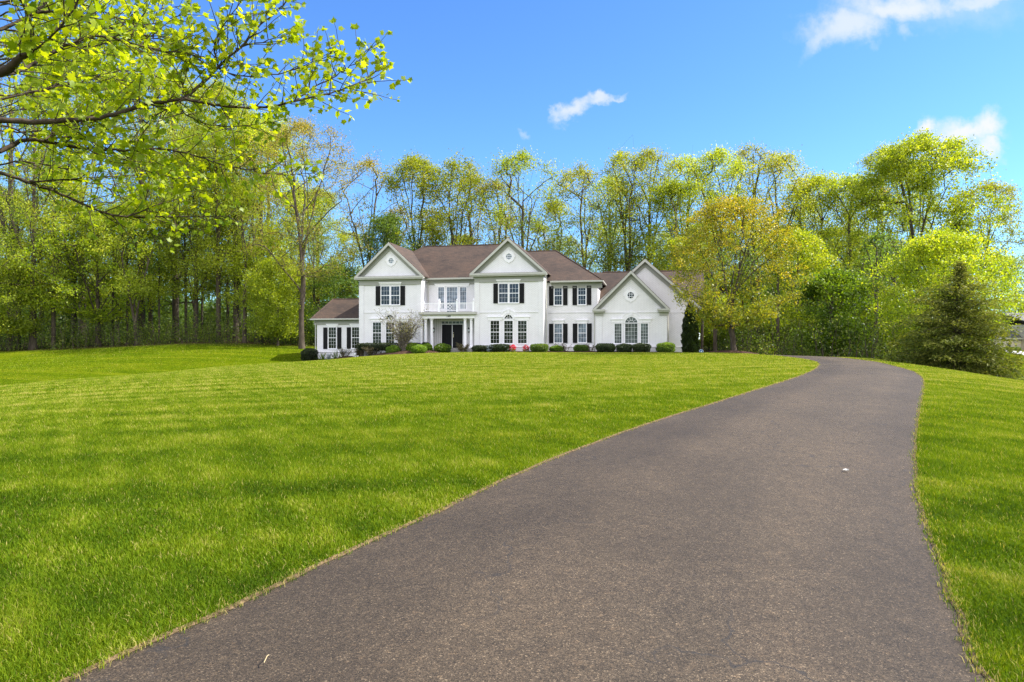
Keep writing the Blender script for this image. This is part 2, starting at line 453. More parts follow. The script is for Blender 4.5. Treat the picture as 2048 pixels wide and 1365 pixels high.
def build_ground():
    xs = graded(-8, 20, .2, -420, 420); ys = graded(1, 40, .2, -120, 700)
    X, Y = np.meshgrid(xs, ys)
    Z = gz(X, Y)
    far = np.clip((np.hypot(X, Y - 60) - 130) / 120, 0, 1)
    Z = Z * (1 - far) + far * 1.0
    x, y = X.ravel(), Y.ravel(); z = Z.ravel().copy()
    inside = in_poly(x, y, DRIVE_POLY)
    dist = np.minimum(edge_dist(x, y, LEr), edge_dist(x, y, REr))
    z -= np.where(inside, np.clip(dist / .25, 0, 1) * .07, 0)
    wood = np.clip((y - tree_line(x)) / 2.5 + .5 + RNG.normal(0, .1, len(x)), 0, 1)
    wood = np.where((y > 70) & (x > -14) & (x < 14), np.clip((y - 70) / 3, 0, 1), wood)
    nx, ny = len(xs), len(ys)
    i = np.arange(nx * ny).reshape(ny, nx)
    q = np.stack([i[:-1, :-1], i[:-1, 1:], i[1:, 1:], i[1:, :-1]], -1).reshape(-1, 4)
    m, nt, b = new_mat('lawn_turf')
    tc = nd(nt, 'ShaderNodeTexCoord'); P = tc.outputs['Object']
    n1 = noise(nt, P, .55, 4, .6, (.22, 1.0, 1.0))           # mowing passes
    n2 = noise(nt, P, 2.3, 5, .65)
    n3 = noise(nt, P, 34, 3, .7, (1, .55, 1))
    r1 = ramp(nt, n1.outputs[0], [(.32, (.052, .085, .002)), (.5, (.090, .122, .003)), (.68, (.145, .160, .008))])
    r2 = ramp(nt, n2.outputs[0], [(.3, (.75, .80, .7)), (.55, (1, 1, 1)), (.75, (1.22, 1.14, 1.1))])
    r3 = ramp(nt, n3.outputs[0], [(.25, (.45, .5, .4)), (.5, (1, 1, 1)), (.75, (1.5, 1.45, 1.5))])
    turf = mix(nt, 1, mix(nt, 1, r1.outputs[0], r2.outputs[0], 'MULTIPLY'), r3.outputs[0], 'MULTIPLY')
    n4 = noise(nt, P, 1.3, 6, .7)
    soil = ramp(nt, n4.outputs[0], [(.3, (.035, .030, .012)), (.5, (.075, .058, .028)), (.7, (.13, .10, .055))])
    w = nd(nt, 'ShaderNodeAttribute', attribute_name='wood')
    nt.links.new(mix(nt, w.outputs['Fac'], turf, soil.outputs[0]), b.inputs['Base Color'])
    b.inputs['Roughness'].default_value = .95; b.inputs['Specular IOR Level'].default_value = .0
    bump(nt, b, n3.outputs[0], .7, .05)
    me = np_mesh('lawn', np.c_[x, y, z], q, np.full(len(q), 4), m, {'wood': wood}, True)
    o = link_mesh('lawn', me); tag(o, kind='structure')

def ribbon(name, A, B, lift, k, mat, crown=0.0):
    t = np.linspace(0, 1, k)[:, None, None]
    P = A[None] * (1 - t) + B[None] * t                      # k,n,2
    z = gz(P[..., 0], P[..., 1]) + (lift if not isinstance(lift, tuple) else lift[0] + (lift[1] - lift[0]) * t[..., 0]) + crown * (1 - (2 * t[..., 0] - 1) ** 2)
    n = A.shape[0]
    v = np.concatenate([P, z[..., None]], -1).reshape(-1, 3)
    i = np.arange(k * n).reshape(k, n)
    q = np.stack([i[:-1, :-1], i[1:, :-1], i[1:, 1:], i[:-1, 1:]], -1).reshape(-1, 4)
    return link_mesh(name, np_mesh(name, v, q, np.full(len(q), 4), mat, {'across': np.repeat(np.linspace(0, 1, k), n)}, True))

def build_drive():
    m, nt, b = new_mat('worn_asphalt')
    tc = nd(nt, 'ShaderNodeTexCoord'); P = tc.outputs['Object']
    def stones(scale, stops):
        v = nd(nt, 'ShaderNodeTexVoronoi', inp={'Scale': scale}); nt.links.new(P, v.inputs['Vector'])
        q = nd(nt, 'ShaderNodeSeparateColor'); nt.links.new(v.outputs['Color'], q.inputs[0])
        return q, ramp(nt, q.outputs[0], stops)
    sp, agg = stones(175.0, [(0, (.024, .0172, .0100)), (.30, (.050, .0360, .0215)), (.70, (.076, .0552, .0335)), (.93, (.100, .072, .044)), (1, (.20, .152, .096))])
    sp2, agg2 = stones(46.0, [(0, (.80, .79, .78)), (.5, (.97, .965, .96)), (.9, (1.05, 1.04, 1.03)), (1, (1.28, 1.22, 1.15))])
    n1 = noise(nt, P, .42, 5, .6)
    r1 = ramp(nt, n1.outputs[0], [(.30, (.66, .65, .65)), (.52, (1, 1, 1)), (.72, (1.2, 1.18, 1.16))])
    n2 = noise(nt, P, 8, 4, .6)
    r2 = ramp(nt, n2.outputs[0], [(.3, (.84, .83, .83)), (.7, (1.14, 1.13, 1.12))])
    nf = noise(nt, P, 230, 2, .6)
    r4 = ramp(nt, nf.outputs[0], [(.3, (.74, .73, .73)), (.7, (1.26, 1.25, 1.23))])
    c = mix(nt, 1, mix(nt, 1, mix(nt, 1, mix(nt, 1, agg.outputs[0], r1.outputs[0], 'MULTIPLY'), r2.outputs[0], 'MULTIPLY'), r4.outputs[0], 'MULTIPLY'), agg2.outputs[0], 'MULTIPLY')
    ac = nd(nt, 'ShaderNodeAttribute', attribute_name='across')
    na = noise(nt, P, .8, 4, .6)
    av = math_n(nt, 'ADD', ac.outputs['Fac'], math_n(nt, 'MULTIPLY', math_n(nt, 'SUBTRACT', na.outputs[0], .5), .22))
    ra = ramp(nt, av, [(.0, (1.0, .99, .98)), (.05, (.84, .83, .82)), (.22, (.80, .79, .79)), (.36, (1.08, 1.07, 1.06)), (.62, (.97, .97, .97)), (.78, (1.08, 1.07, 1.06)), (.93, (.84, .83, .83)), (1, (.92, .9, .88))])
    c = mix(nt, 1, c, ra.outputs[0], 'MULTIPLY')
    # hairline cracks
    vc = nd(nt, 'ShaderNodeTexVoronoi', feature='DISTANCE_TO_EDGE', inp={'Scale': .55})
    nw = noise(nt, P, 3, 4); 
    wv = nd(nt, 'ShaderNodeVectorMath', operation='ADD'); sc = nd(nt, 'ShaderNodeVectorMath', operation='SCALE', inp={3: .5})
    nt.links.new(nw.outputs['Color'], sc.inputs[0]); nt.links.new(P, wv.inputs[0]); nt.links.new(sc.outputs[0], wv.inputs[1]); nt.links.new(wv.outputs[0], vc.inputs['Vector'])
    n5 = noise(nt, P, .35, 2)
    cr = math_n(nt, 'MULTIPLY', ramp(nt, vc.outputs['Distance'], [(0, 1.0), (.006, 0.0)]).outputs[0], ramp(nt, n5.outputs[0], [(.50, 0.0), (.56, .85)]).outputs[0])
    c = mix(nt, cr, c, (.025, .022, .02))
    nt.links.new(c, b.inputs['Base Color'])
    b.inputs['Roughness'].default_value = .8; b.inputs['Specular IOR Level'].default_value = .35
    h = math_n(nt, 'ADD', math_n(nt, 'MULTIPLY', sp2.outputs[0], 1.2), math_n(nt, 'ADD', math_n(nt, 'MULTIPLY', sp.outputs[0], .6), nf.outputs[0]))
    bump(nt, b, h, .6, .007)
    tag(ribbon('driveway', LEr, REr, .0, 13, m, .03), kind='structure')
    # straw and crumbled soil along both edges
    ms = plain('dry_edge_soil', (.125, .085, .045), .95, .7, 30, .1, 0, .8)
    for name, E, s in (('edge_soil', LEr, -1), ('edge_soil', REr, 1)):
        d = np.gradient(E, axis=0); nrm = np.c_[-d[:, 1], d[:, 0]]; nrm /= np.linalg.norm(nrm, axis=1)[:, None]
        if s > 0: nrm = -nrm
        jj = (.004 + .035 * np.abs(np.roll(_j, 31 * s)))[:, None]
        tag(ribbon(name, E - nrm * jj * .6, E + nrm * .016, (.0035, .014), 3, ms), kind='structure')
    return m
ASPHALT = None

# ------------------------------------------------------------------ grass
_LT = np.random.default_rng(3)
_LK = [(_LT.normal(0, .22), _LT.uniform(1.4, 7.0) * _LT.choice([-1, 1]), _LT.uniform(0, 6.28), .040) for _ in range(12)] + [(_LT.normal(0, 3.2), _LT.normal(0, 4.5), _LT.uniform(0, 6.28), .030) for _ in range(12)] + [(_LT.normal(0, 9), _LT.normal(0, 12), _LT.uniform(0, 6.28), .045) for _ in range(12)] + [(_LT.normal(0, .25), _LT.normal(0, .5), _LT.uniform(0, 6.28), .022) for _ in range(6)]
def lawn_tone(x, y):                          # mowing passes and patches
    c, s_ = math.cos(.10), math.sin(.10)
    a, b = x * c + y * s_ * .4, y * c - x * s_
    return sum(w * np.sin(a * kx + b * ky + ph) for kx, ky, ph, w in _LK) * .72

def build_grass():
    m = leaf_mat('grass_blades', [(0, (.040, .082, .004)), (.3, (.088, .155, .005)), (.62, (.160, .228, .008)), (.86, (.27, .315, .022)), (1, (.44, .37, .12))], .38, (1.35, 1.3, .4), .6, .05, 0, 0)
    parts_v, parts_l, parts_s, parts_t = [], [], [], []
    off = 0
    def field(y0, y1, dens, w, h, segs, side=0.0):
        nonlocal off
        n = int(dens * (y1 - y0) * (1.72 * (y0 + y1) / 2))
        y = y0 + (y1 - y0) * np.sqrt(RNG.random(n)) if y0 < 4 else RNG.uniform(y0, y1, n)
        x = RNG.uniform(-.86, .86, n) * y
        if side:                               # strip beyond the edges of the view
            n = int(dens * (y1 - y0) * side * 2); y = RNG.uniform(y0, y1, n); x = (.86 * np.maximum(y, 0) + RNG.random(n) * side) * RNG.choice([-1, 1], n)
        k = np.ones(n, bool)
        ip = in_poly(x, y, DRIVE_POLY); q = np.where(ip)[0]; ed = np.minimum(edge_dist(x[q], y[q], LEr), edge_dist(x[q], y[q], REr)); k[q[ed > .06 * RNG.random(len(q)) ** 2]] = False
        k &= y < tree_line(x) - RNG.random(n) * 1.5
        x, y = x[k], y[k]
        if len(x) == 0: return
        c1, s1 = math.cos(HT), math.sin(HT)
        hu = (x - HO[0]) * c1 - (y - HO[1]) * s1; hv = (x - HO[0]) * s1 + (y - HO[1]) * c1
        k = ~((hu > -15.2) & (hu < 13.5) & (hv > -1.3) & (hv < 13))
        x, y = x[k], y[k]; n = len(x)
        d = np.minimum(edge_dist(x, y, LEr), edge_dist(x, y, REr)) if y0 < 30 else np.full(n, 9.0)
        z = gz(x, y)
        # patchiness
        patch = .5 + lawn_tone(x, y)
        hh = h * RNG.uniform(.55, 1.25, n) * (.8 + .4 * patch) * np.where(d < .15, .85, 1)
        ww = w * RNG.uniform(.7, 1.3, n)
        a = RNG.uniform(0, 2 * np.pi, n)
        lean = RNG.uniform(.25, 1.05, n) * hh
        lx, ly = np.cos(a) * lean, np.sin(a) * lean
        b = a + np.pi / 2 + RNG.normal(0, .5, n)
        bx, by = np.cos(b) * ww * .5, np.sin(b) * ww * .5
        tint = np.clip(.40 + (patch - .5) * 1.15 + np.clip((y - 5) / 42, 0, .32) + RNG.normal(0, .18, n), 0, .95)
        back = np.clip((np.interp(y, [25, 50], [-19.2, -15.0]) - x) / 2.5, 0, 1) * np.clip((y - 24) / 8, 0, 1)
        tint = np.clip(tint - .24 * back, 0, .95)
        dead = RNG.random(n) < np.where(d < .03, .4, np.where(d < .08, .14, .03))
        tint = np.where(dead, 1.0, tint)
        if segs == 2:
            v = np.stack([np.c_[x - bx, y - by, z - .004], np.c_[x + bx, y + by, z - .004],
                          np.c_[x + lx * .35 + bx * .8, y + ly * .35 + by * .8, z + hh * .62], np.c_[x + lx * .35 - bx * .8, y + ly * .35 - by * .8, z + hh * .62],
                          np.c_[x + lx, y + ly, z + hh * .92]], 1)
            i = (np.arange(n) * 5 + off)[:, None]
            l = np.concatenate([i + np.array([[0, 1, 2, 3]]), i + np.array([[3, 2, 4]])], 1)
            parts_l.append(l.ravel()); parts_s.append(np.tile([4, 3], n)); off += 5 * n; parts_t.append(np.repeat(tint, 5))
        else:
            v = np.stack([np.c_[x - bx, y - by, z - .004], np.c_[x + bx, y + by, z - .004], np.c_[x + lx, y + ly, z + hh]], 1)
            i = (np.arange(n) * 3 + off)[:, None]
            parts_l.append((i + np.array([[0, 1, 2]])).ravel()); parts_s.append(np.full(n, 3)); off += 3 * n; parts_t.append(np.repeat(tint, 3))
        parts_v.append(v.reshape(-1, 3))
    field(1.6, 4.2, 19000, .0032, .036, 2)
    field(-1.5, 6.5, 2600, .008, .036, 1, 3.0)
    field(6.5, 16, 1100, .012, .036, 1, 3.5)
    field(16, 40, 250, .026, .04, 1, 5.0)
    field(4.2, 6.5, 11000, .0042, .035, 2)
    field(6.5, 10, 5600, .006, .034, 1)
    field(10, 16, 2300, .0095, .034, 1)
    field(16, 27, 760, .016, .036, 1)
    field(27, 52, 210, .028, .040, 1)
    field(52, 71, 130, .038, .06, 1)
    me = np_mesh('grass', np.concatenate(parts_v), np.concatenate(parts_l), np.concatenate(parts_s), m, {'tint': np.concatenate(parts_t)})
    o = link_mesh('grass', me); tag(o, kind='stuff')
    o['label'] = 'short mown grass blades covering the lawn beside the driveway'
    o['category'] = 'grass'
# ------------------------------------------------------------------ house frame of reference
HT = R(11.5)
HO = (-.28, 54.0)
HZ = .5
UH = np.array([math.cos(HT), -math.sin(HT)]); VH = np.array([math.sin(HT), math.cos(HT)])
def L(px, py, v):                             # photo pixel -> (u, local z) on the plane v of the house
    d = ray(px, py); o = np.array(HO)
    t = (v + o @ VH) / (d[:2] @ VH)
    return ((d[:2] * t - o) @ UH, EYE + d[2] * t - HZ)
def U(px, v): return L(px, HY, v)[0]
def Zl(px, py, v): return L(px, py, v)[1]
def W(u, v, z=0): return (HO[0] + u * UH[0] + v * VH[0], HO[1] + u * UH[1] + v * VH[1], z)

def build_house():
    H = empty('house', (HO[0], HO[1], HZ), -HT)
    tag(H, 'large white two-storey brick house with brown roofs and black shutters', 'house')
    V_LW, V_LG, V_PO, V_C, V_RW, V_GG, V_GB = 3.0, .4, 1.8, 0.0, 1.5, .6, 2.6
    GZ0 = -2.2
    # ---------------- key dimensions from the photograph
    lg0, lg1 = U(718.5, V_LG), U(843.2, V_LG)
    c0, c1 = U(949, V_C), U(1087.5, V_C)
    rw1 = U(1195.5, V_RW)
    gg0, gg1 = U(1191.5, V_GG), U(1334, V_GG)
    gb1 = U(1393, V_GB)
    lw0 = U(633.8, V_LW)
    ze_lg = Zl(780, 552.5, V_LG - .35); ze_c = Zl(1018, 545.5, V_C - .35)
    za_lg = Zl(782.5, 484, V_LG - .35); za_c = Zl(1017.5, 474.5, V_C - .35)
    ze_m = Zl(900, 556, 1.35); ze_rw = Zl(1145, 561.5, 1.1)
    ze_gg = Zl(1190, 619, V_GG - .35); za_gg = Zl(1262, 540.5, V_GG - .35)
    za_gb = Zl(1290, 517, V_GB - .35); ze_gb = za_gb - 3.9
    ze_lw = Zl(690, 637, 2.6); zr_lw = Zl(690, 598.5, 6.0)
    zr_m = Zl(900, 492.5, 6.5); zr_rw = Zl(1090, 502.5, 6.3); zr_g = Zl(1230, 544.5, 7.0)
    B, TR, WH, FZ, SH, GU = M['brick'], M['trim'], M['white'], M['frieze'], M['shingle'], M['gutter']
    def part(mb, name, mat, parent=H, **k): return mb.build(name, mat, parent, **k)
    # ---------------- walls
    def gable_wall(u0, u1, v0, v1, ze, ua, za):
        part(MB().ext([(u0, GZ0), (u1, GZ0), (u1, ze), (ua, za), (u0, ze)], v0, v1), 'wall', B)
    sl = lambda ze, za, hw: (za - ze) / hw
    ualg = (lg0 + lg1) / 2; uac = (c0 + c1) / 2; uagg = U(1262, V_GG - .35); uagb = U(1290, V_GB - .35)
    gable_wall(lg0, lg1, V_LG, 8.0, ze_lg - .05, ualg, za_lg - .42)
    gable_wall(c0, c1, V_C, 8.0, ze_c - .05, uac, za_c - .42)
    part(MB().box(lg0 + .3, c0 + 1, V_PO, 11.2, GZ0, ze_m - .12), 'wall', B)
    part(MB().box(c1 - 1, rw1, V_RW, 11, GZ0, ze_rw - .12), 'wall', B)
    gable_wall(gg0, gg1, V_GG, 6.0, ze_gg - .02, uagg, za_gg - .42)
    gb0 = uagb - (gb1 - uagb)
    gable_wall(max(gb0, gg0 + .4), gb1, V_GB, 8.0, ze_gb, uagb, za_gb - .45)
    part(MB().box(rw1 + .02, gb1 - .05, 2.9, 11.4, GZ0, 4.2 - HZ), 'wall', B)
    part(MB().box(lw0, lg0 + .2, V_LW, 9.2, GZ0, ze_lw - .1), 'wall', B)
    # ---------------- gable roofs
    def gable_roof(ua, za, ue0, ue1, ze0, ze1, v0, v1, boards=True):
        t = .10
        part(MB().slab([(ua, v0, za), (ue0, v0, ze0), (ue0, v1, ze0), (ua, v1, za)], t)
             .slab([(ua, v0 + .001, za), (ua, v1, za), (ue1, v1, ze1), (ue1, v0 + .001, ze1)], t), 'roof', SH)
        # rake board, set on the front edge, and the boxed soffit behind it
        for ue, ze in ((ue0, ze0), (ue1, ze1)):
            s = (za - ze) / abs(ua - ue)
            dz = .24
            e_ = -1 if ue < ua else 1
            part(MB().ext([(ua, za - .045), (ue, ze - .045), (ue, ze - .045 - dz), (ua, za - .045 - dz)], v0 - .05, v0 - .004), 'rake_board', GU)
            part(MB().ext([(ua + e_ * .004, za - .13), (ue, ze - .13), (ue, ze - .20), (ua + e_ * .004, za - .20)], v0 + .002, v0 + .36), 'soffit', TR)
            # frieze band against the wall
            u_b = ua + (ue - ua) * .93; z_b = za + (ze - za) * .93
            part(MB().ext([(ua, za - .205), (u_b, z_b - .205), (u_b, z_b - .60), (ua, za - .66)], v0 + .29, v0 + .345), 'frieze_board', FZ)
    s = .0
    def eaves(ua, za, u0, u1, ze, over): 
        k0 = (za - ze) / (ua - u0 + over); return u0 - over, u1 + over
    a0, a1 = eaves(ualg, za_lg, lg0, lg1, ze_lg, .28)
    gable_roof(ualg, za_lg, a0, a1, ze_lg, ze_lg, V_LG - .35, 7.5)
    b0, b1 = eaves(uac, za_c, c0, c1, ze_c, .30)
    gable_roof(uac, za_c, b0, b1, ze_c, ze_c, V_C - .35, 7.5)
    g0, g1 = eaves(uagg, za_gg, gg0, gg1, ze_gg, .22)
    gable_roof(uagg, za_gg, g0, g1, ze_gg, ze_gg, V_GG - .35, 7.0)
    gable_roof(uagb, za_gb, uagb - (gb1 + .35 - uagb), gb1 + .35, ze_gb, ze_gb, V_GB - .35, 8.0)
    # horizontal cornices that close the two pediments, with frieze under
    for (u0, u1, ze, v) in ((a0, a1, ze_lg, V_LG), (b0, b1, ze_c, V_C)):
        part(MB().box(u0 + .02, u1 - .02, v - .42, v - .003, ze - .17, ze - .02).box(u0 + .06, u1 - .06, v - .36, v - .004, ze - .26, ze - .172), 'cornice', GU)
        part(MB().slab([(u0 + .05, v - .41, ze - .012), (u1 - .05, v - .41, ze - .012), (u1 - .05, v - .002, ze + .05), (u0 + .05, v - .002, ze + .05)], .02), 'cornice_flashing', M['stone'])
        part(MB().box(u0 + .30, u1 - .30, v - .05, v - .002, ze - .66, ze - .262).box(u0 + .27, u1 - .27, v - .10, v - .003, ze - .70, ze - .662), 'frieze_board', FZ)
    # garage gable cornice returns
    for u0, u1 in ((g0 - .02, g0 + .95), (g1 - .95, g1 + .02)):
        part(MB().box(u0, u1, V_GG - .45, V_GG - .003, ze_gg - .14, ze_gg + .0).box(u0 + .06, u1 - .06, V_GG - .38, V_GG - .004, ze_gg - .25, ze_gg - .142)
             .box(u0 + .16, u1 - .14, V_GG - .10, V_GG - .004, ze_gg - .50, ze_gg - .252), 'cornice_return', GU)
    # ---------------- hipped main roofs
    def hip(u0, u1, v0, v1, ze, zr, ur0, ur1, name='roof', left=True, right=True):
        vr = (v0 + v1) / 2
        A = (u0, v0, ze); Bq = (u1, v0, ze); Cq = (u1, v1, ze); Dq = (u0, v1, ze)
        E, G = (ur0, vr, zr), (ur1, vr, zr)
        mb = MB().add([A, Bq, Cq, Dq, E, G], [(0, 1, 5, 4), (1, 2, 5), (2, 3, 4, 5), (3, 0, 4), (0, 3, 2, 1)])
        part(mb, name, SH)
        part(MB().tube([E, G], .07, 6), 'ridge_cap', SH)
        for q, r in ((A, E), (Bq, G)):
            part(MB().tube([q, r], .06, 6), 'ridge_cap', SH)
    hip(lg0 - .4, uac + 2.3, 1.35, 11.65, ze_m, zr_m, U(848, 6.5), uac - .9)
    hip(c0 + .2, rw1 + .42, 1.1, 11.5, ze_rw, zr_rw, uac - .5, U(1112, 6.3))
    hip(lw0 - .35, lg0 + 4.2, 2.6, 9.4, ze_lw, zr_lw, U(666.5, 6.0), lg0 + 1.2)
    # garage main roof, front and back slopes
    ug1 = gb1 + .8
    part(MB().slab([(rw1 - 1.5, 7.0, zr_g), (rw1 - 1.5, 2.8, zr_g - 2.95), (ug1, 2.8, zr_g - 2.95), (ug1, 7.0, zr_g)], .12)
         .slab([(rw1 - 1.5, 7.0, zr_g - .001), (ug1, 7.0, zr_g - .001), (ug1, 11.9, 4.1 - HZ), (rw1 - 1.5, 11.9, 4.1 - HZ)], .12), 'roof', SH)
    part(MB().tube([(rw1, 7.0, zr_g), (ug1, 7.0, zr_g)], .07, 6), 'ridge_cap', SH)
    part(MB().ext([(0, 0), (9.2, 0), (4.6, zr_g - 3.9)], 0, .2), 'gable_end', B).matrix_local = Matrix.Translation((gb1 - .2, 2.4, 3.55)) @ Matrix.Rotation(R(90), 4, 'Z')
    # ---------------- eave gutters, soffits and friezes on the straight runs
    def eave(u0, u1, v_e, ze, v_w, fr=.32):
        part(MB().box(u0, u1, v_e - .10, v_e + .03, ze - .13, ze - .008), 'gutter', GU)
        part(MB().box(u0 + .02, u1 - .02, v_e + .032, v_w - .004, ze - .16, ze - .10), 'soffit', TR)
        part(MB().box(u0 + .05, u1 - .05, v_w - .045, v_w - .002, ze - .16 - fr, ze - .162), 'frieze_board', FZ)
    eave(lg1 + .02, c0 - .32, 1.35, ze_m, V_PO, .38)
    eave(c1 + .34, rw1 + .40, 1.1, ze_rw, V_RW, .42)
    eave(lw0 - .33, lg0 - .02, 2.6, ze_lw, V_LW, .40)
    part(MB().box(rw1 + .32, rw1 + .46, 1.1, 11.4, ze_rw - .13, ze_rw - .01), 'gutter', GU)
    part(MB().box(lw0 - .45, lw0 - .35, 2.55, 9.3, ze_lw - .13, ze_lw - .01), 'gutter', GU)
    # ---------------- pilasters, belt courses, water table
    def pil(u0, u1, v, z1, d=.055): part(MB().box(u0, u1, v - d, v - .002, GZ0 + .5, z1), 'pilaster', B)
    zb_lg = Zl(780, 624.5, V_LG); zb_c = Zl(1018, 624, V_C); zb_r = Zl(1145, 624.5, V_RW); zb_g = Zl(1262, 624.3, V_GG)
    for (u0, u1, v, ze) in ((lg0, lg1, V_LG, ze_lg - .70), (c0, c1, V_C, ze_c - .70)):
        pil(u0 + .003, u0 + .42, v, ze); pil(u1 - .42, u1 - .003, v, ze)
    pil(gg0 + .004, gg0 + .5, V_GG, ze_gg - .52); pil(gg1 - .5, gg1 - .004, V_GG, ze_gg - .52)
    def belt(u0, u1, v, z, name='belt_course', h=.07, d=.04): part(MB().box(u0, u1, v - d, v - .003, z - h, z), name, B)
    belt(lg0 + .43, lg1 - .43, V_LG, zb_lg); belt(c0 + .43, c1 - .43, V_C, zb_c); belt(c1 + .05, rw1 - .05, V_RW, zb_r); belt(gg0 + .52, gg1 - .52, V_GG, zb_g)
    belt(gg1 + .03, gb1 - .02, V_GB, Zl(1360, 624.5, V_GB))
    for (u0, u1, v, px) in ((lg0 - .03, lg1 + .03, V_LG, 780), (c0 - .03, c1 + .03, V_C, 1060), (c1 + .05, rw1, V_RW, 1140), (gg0 - .03, gg1 + .03, V_GG, 1262), (gg1 + .06, gb1 + .02, V_GB, 1360), (lw0 - .03, lg0 - .05, V_LW, 670)):
        zw = Zl(px, 692.5 if px != 670 else 703, v)
        part(MB().box(u0, u1, v - .10, v - .0035, zw - .09, zw), 'water_table', WH)
        part(MB().box(u0 + .01, u1 - .01, v - .075, v - .003, GZ0, zw - .22), 'foundation', B)
    # ---------------- windows
    def window(p0, p1, y0, y1, v, cols, rows, glass='glass', sash=None, frame=.055, arch=0.0, label=None):
        pm = (p0 + p1) / 2
        u0, u1 = U(p0, v), U(p1, v); z1, z0 = Zl(pm, y0, v), Zl(pm, y1, v)
        f = MB(); fo = frame
        f.box(u0 - fo, u0, v - .045, v + .06, z0 - fo, z1 + fo); f.box(u1, u1 + fo, v - .045, v + .06, z0 - fo, z1 + fo)
        f.box(u0, u1, v - .044, v + .06, z0 - fo, z0); f.box(u0, u1, v - .044, v + .06, z1, z1 + fo)
        f.box(u0 - fo - .03, u1 + fo + .03, v - .085, v - .046, z0 - fo - .03, z0 - fo + .03)
        mw = .011
        for i in range(1, cols):
            u = u0 + (u1 - u0) * i / cols; f.box(u - mw / 2, u + mw / 2, v - .022, v + .01, z0, z1)
        for j in range(1, rows):
            z = z0 + (z1 - z0) * j / rows
            w = mw
            if sash is not None and abs(j - sash) < .01: w = .05
            f.box(u0, u1, v - (.024 if w < .03 else .03), v + .008, z - w / 2, z + w / 2)
        wo = part(f, 'window', WH)
        if label: wo['label'] = label
        part(MB().box(u0 - .01, u1 + .01, v - .012, v - .004, z0 - .01, z1 + .01), 'pane', M[glass], wo)
        return u0, u1, z0, z1
    def shutter(p0, p1, y0, y1, v):
        pm = (p0 + p1) / 2
        u0, u1 = U(p0, v), U(p1, v); z1, z0 = Zl(pm, y0, v), Zl(pm, y1, v)
        mb = MB().box(u0, u1, v - .035, v - .004, z0, z1)
        w = .05
        zm = (z0 + z1) / 2
        for a, b_ in ((z0, z0 + .08), (zm - .04, zm + .04), (z1 - .08, z1)): mb.box(u0, u1, v - .055, v - .036, a, b_)
        for a, b_ in ((u0, u0 + w), (u1 - w, u1)): mb.box(a, b_, v - .056, v - .037, z0 + .002, z1 - .002)
        for a, b_ in ((z0 + .08, zm - .04), (zm + .04, z1 - .08)):
            n = int((b_ - a) / .06)
            for i in range(n):
                z = a + (b_ - a) * (i + .5) / n
                mb.box(u0 + w, u1 - w, v - .048, v - .036, z - .018, z + .012)
        part(mb, 'shutter', M['shutter'])
    def head(p0, p1, y0, y1, v, d=.10):
        pm = (p0 + p1) / 2
        u0, u1 = U(p0, v), U(p1, v); z1, z0 = Zl(pm, y0, v), Zl(pm, y1, v)
        part(MB().box(u0 + .05, u1 - .05, v - .06, v - .003, z0, z1 - .06).box(u0, u1, v - .14, v - .0035, z1 - .062, z1).box(u0 + .025, u1 - .025, v - .10, v - .004, z1 - .10, z1 - .063), 'window_head', WH)
    def round_win(px, py, r, v, glass='glass_pale'):
        u, z = L(px, py, v); rr = r * 54 / F
        def ring(r0, r1, v0, v1):
            mb = MB(); n = 32; vs = []; fs = []
            for k in range(n):
                a = 2 * math.pi * k / n; c, s_ = math.cos(a), math.sin(a)
                vs += [(u + c * r0, v0, z + s_ * r0), (u + c * r1, v0, z + s_ * r1), (u + c * r0, v1, z + s_ * r0), (u + c * r1, v1, z + s_ * r1)]
            for k in range(n):
                a = 4 * k; b_ = 4 * ((k + 1) % n)
                fs += [(a, a + 1, b_ + 1, b_), (a + 1, a + 3, b_ + 3, b_ + 1), (a, b_, b_ + 2, a + 2)]
            return mb.add(vs, fs)
        mb = ring(rr, rr * 1.75, v - .05, v - .002)
        for a in (0, 90, 180, 270):           # keystones
            c, s_ = math.cos(R(a)), math.sin(R(a)); k = rr * 1.8
            mb.box(u + c * k - .05, u + c * k + .05, v - .06, v - .004, z + s_ * k - .07, z + s_ * k + .07)
        wo = part(mb, 'round_window', M['band'])
        fr = ring(rr * .9, rr * 1.06, v - .065, v - .003)
        for i in (-.33, .33):
            h = rr * math.sqrt(1 - i * i) * .95
            fr.box(u + i * rr - .012, u + i * rr + .012, v - .03, v - .006, z - h, z + h); fr.box(u - h, u + h, v - .029, v - .007, z + i * rr - .012, z + i * rr + .012)
        part(fr, 'sash', WH, wo)
        n = 32
        part(MB().ext([(u + math.cos(2 * math.pi * k / n) * rr, z + math.sin(2 * math.pi * k / n) * rr) for k in range(n)], v - .02, v - .004), 'pane', M[glass], wo)
    def arch_top(p0, p1, ybase, v, glass, spokes=5):
        u0, u1 = U(p0, v), U(p1, v); uc = (u0 + u1) / 2; rr = (u1 - u0) / 2; zc = Zl((p0 + p1) / 2, ybase, v)
        n = 20
        arc = lambda r, a: (uc + math.cos(a) * r, zc + math.sin(a) * r)
        mb = MB()
        for k in range(n):
            a, b_ = math.pi * k / n, math.pi * (k + 1) / n
            mb.ext([arc(rr * .99, a), arc(rr + .08, a), arc(rr + .08, b_), arc(rr * .99, b_)], v - .045, v + .02)
            mb.ext([arc(rr * .42, a), arc(rr * .42 + .022, a), arc(rr * .42 + .022, b_), arc(rr * .42, b_)], v - .024, v - .004)
        mb.box(u0, u1, v - .044, v + .02, zc - .035, zc + .035)
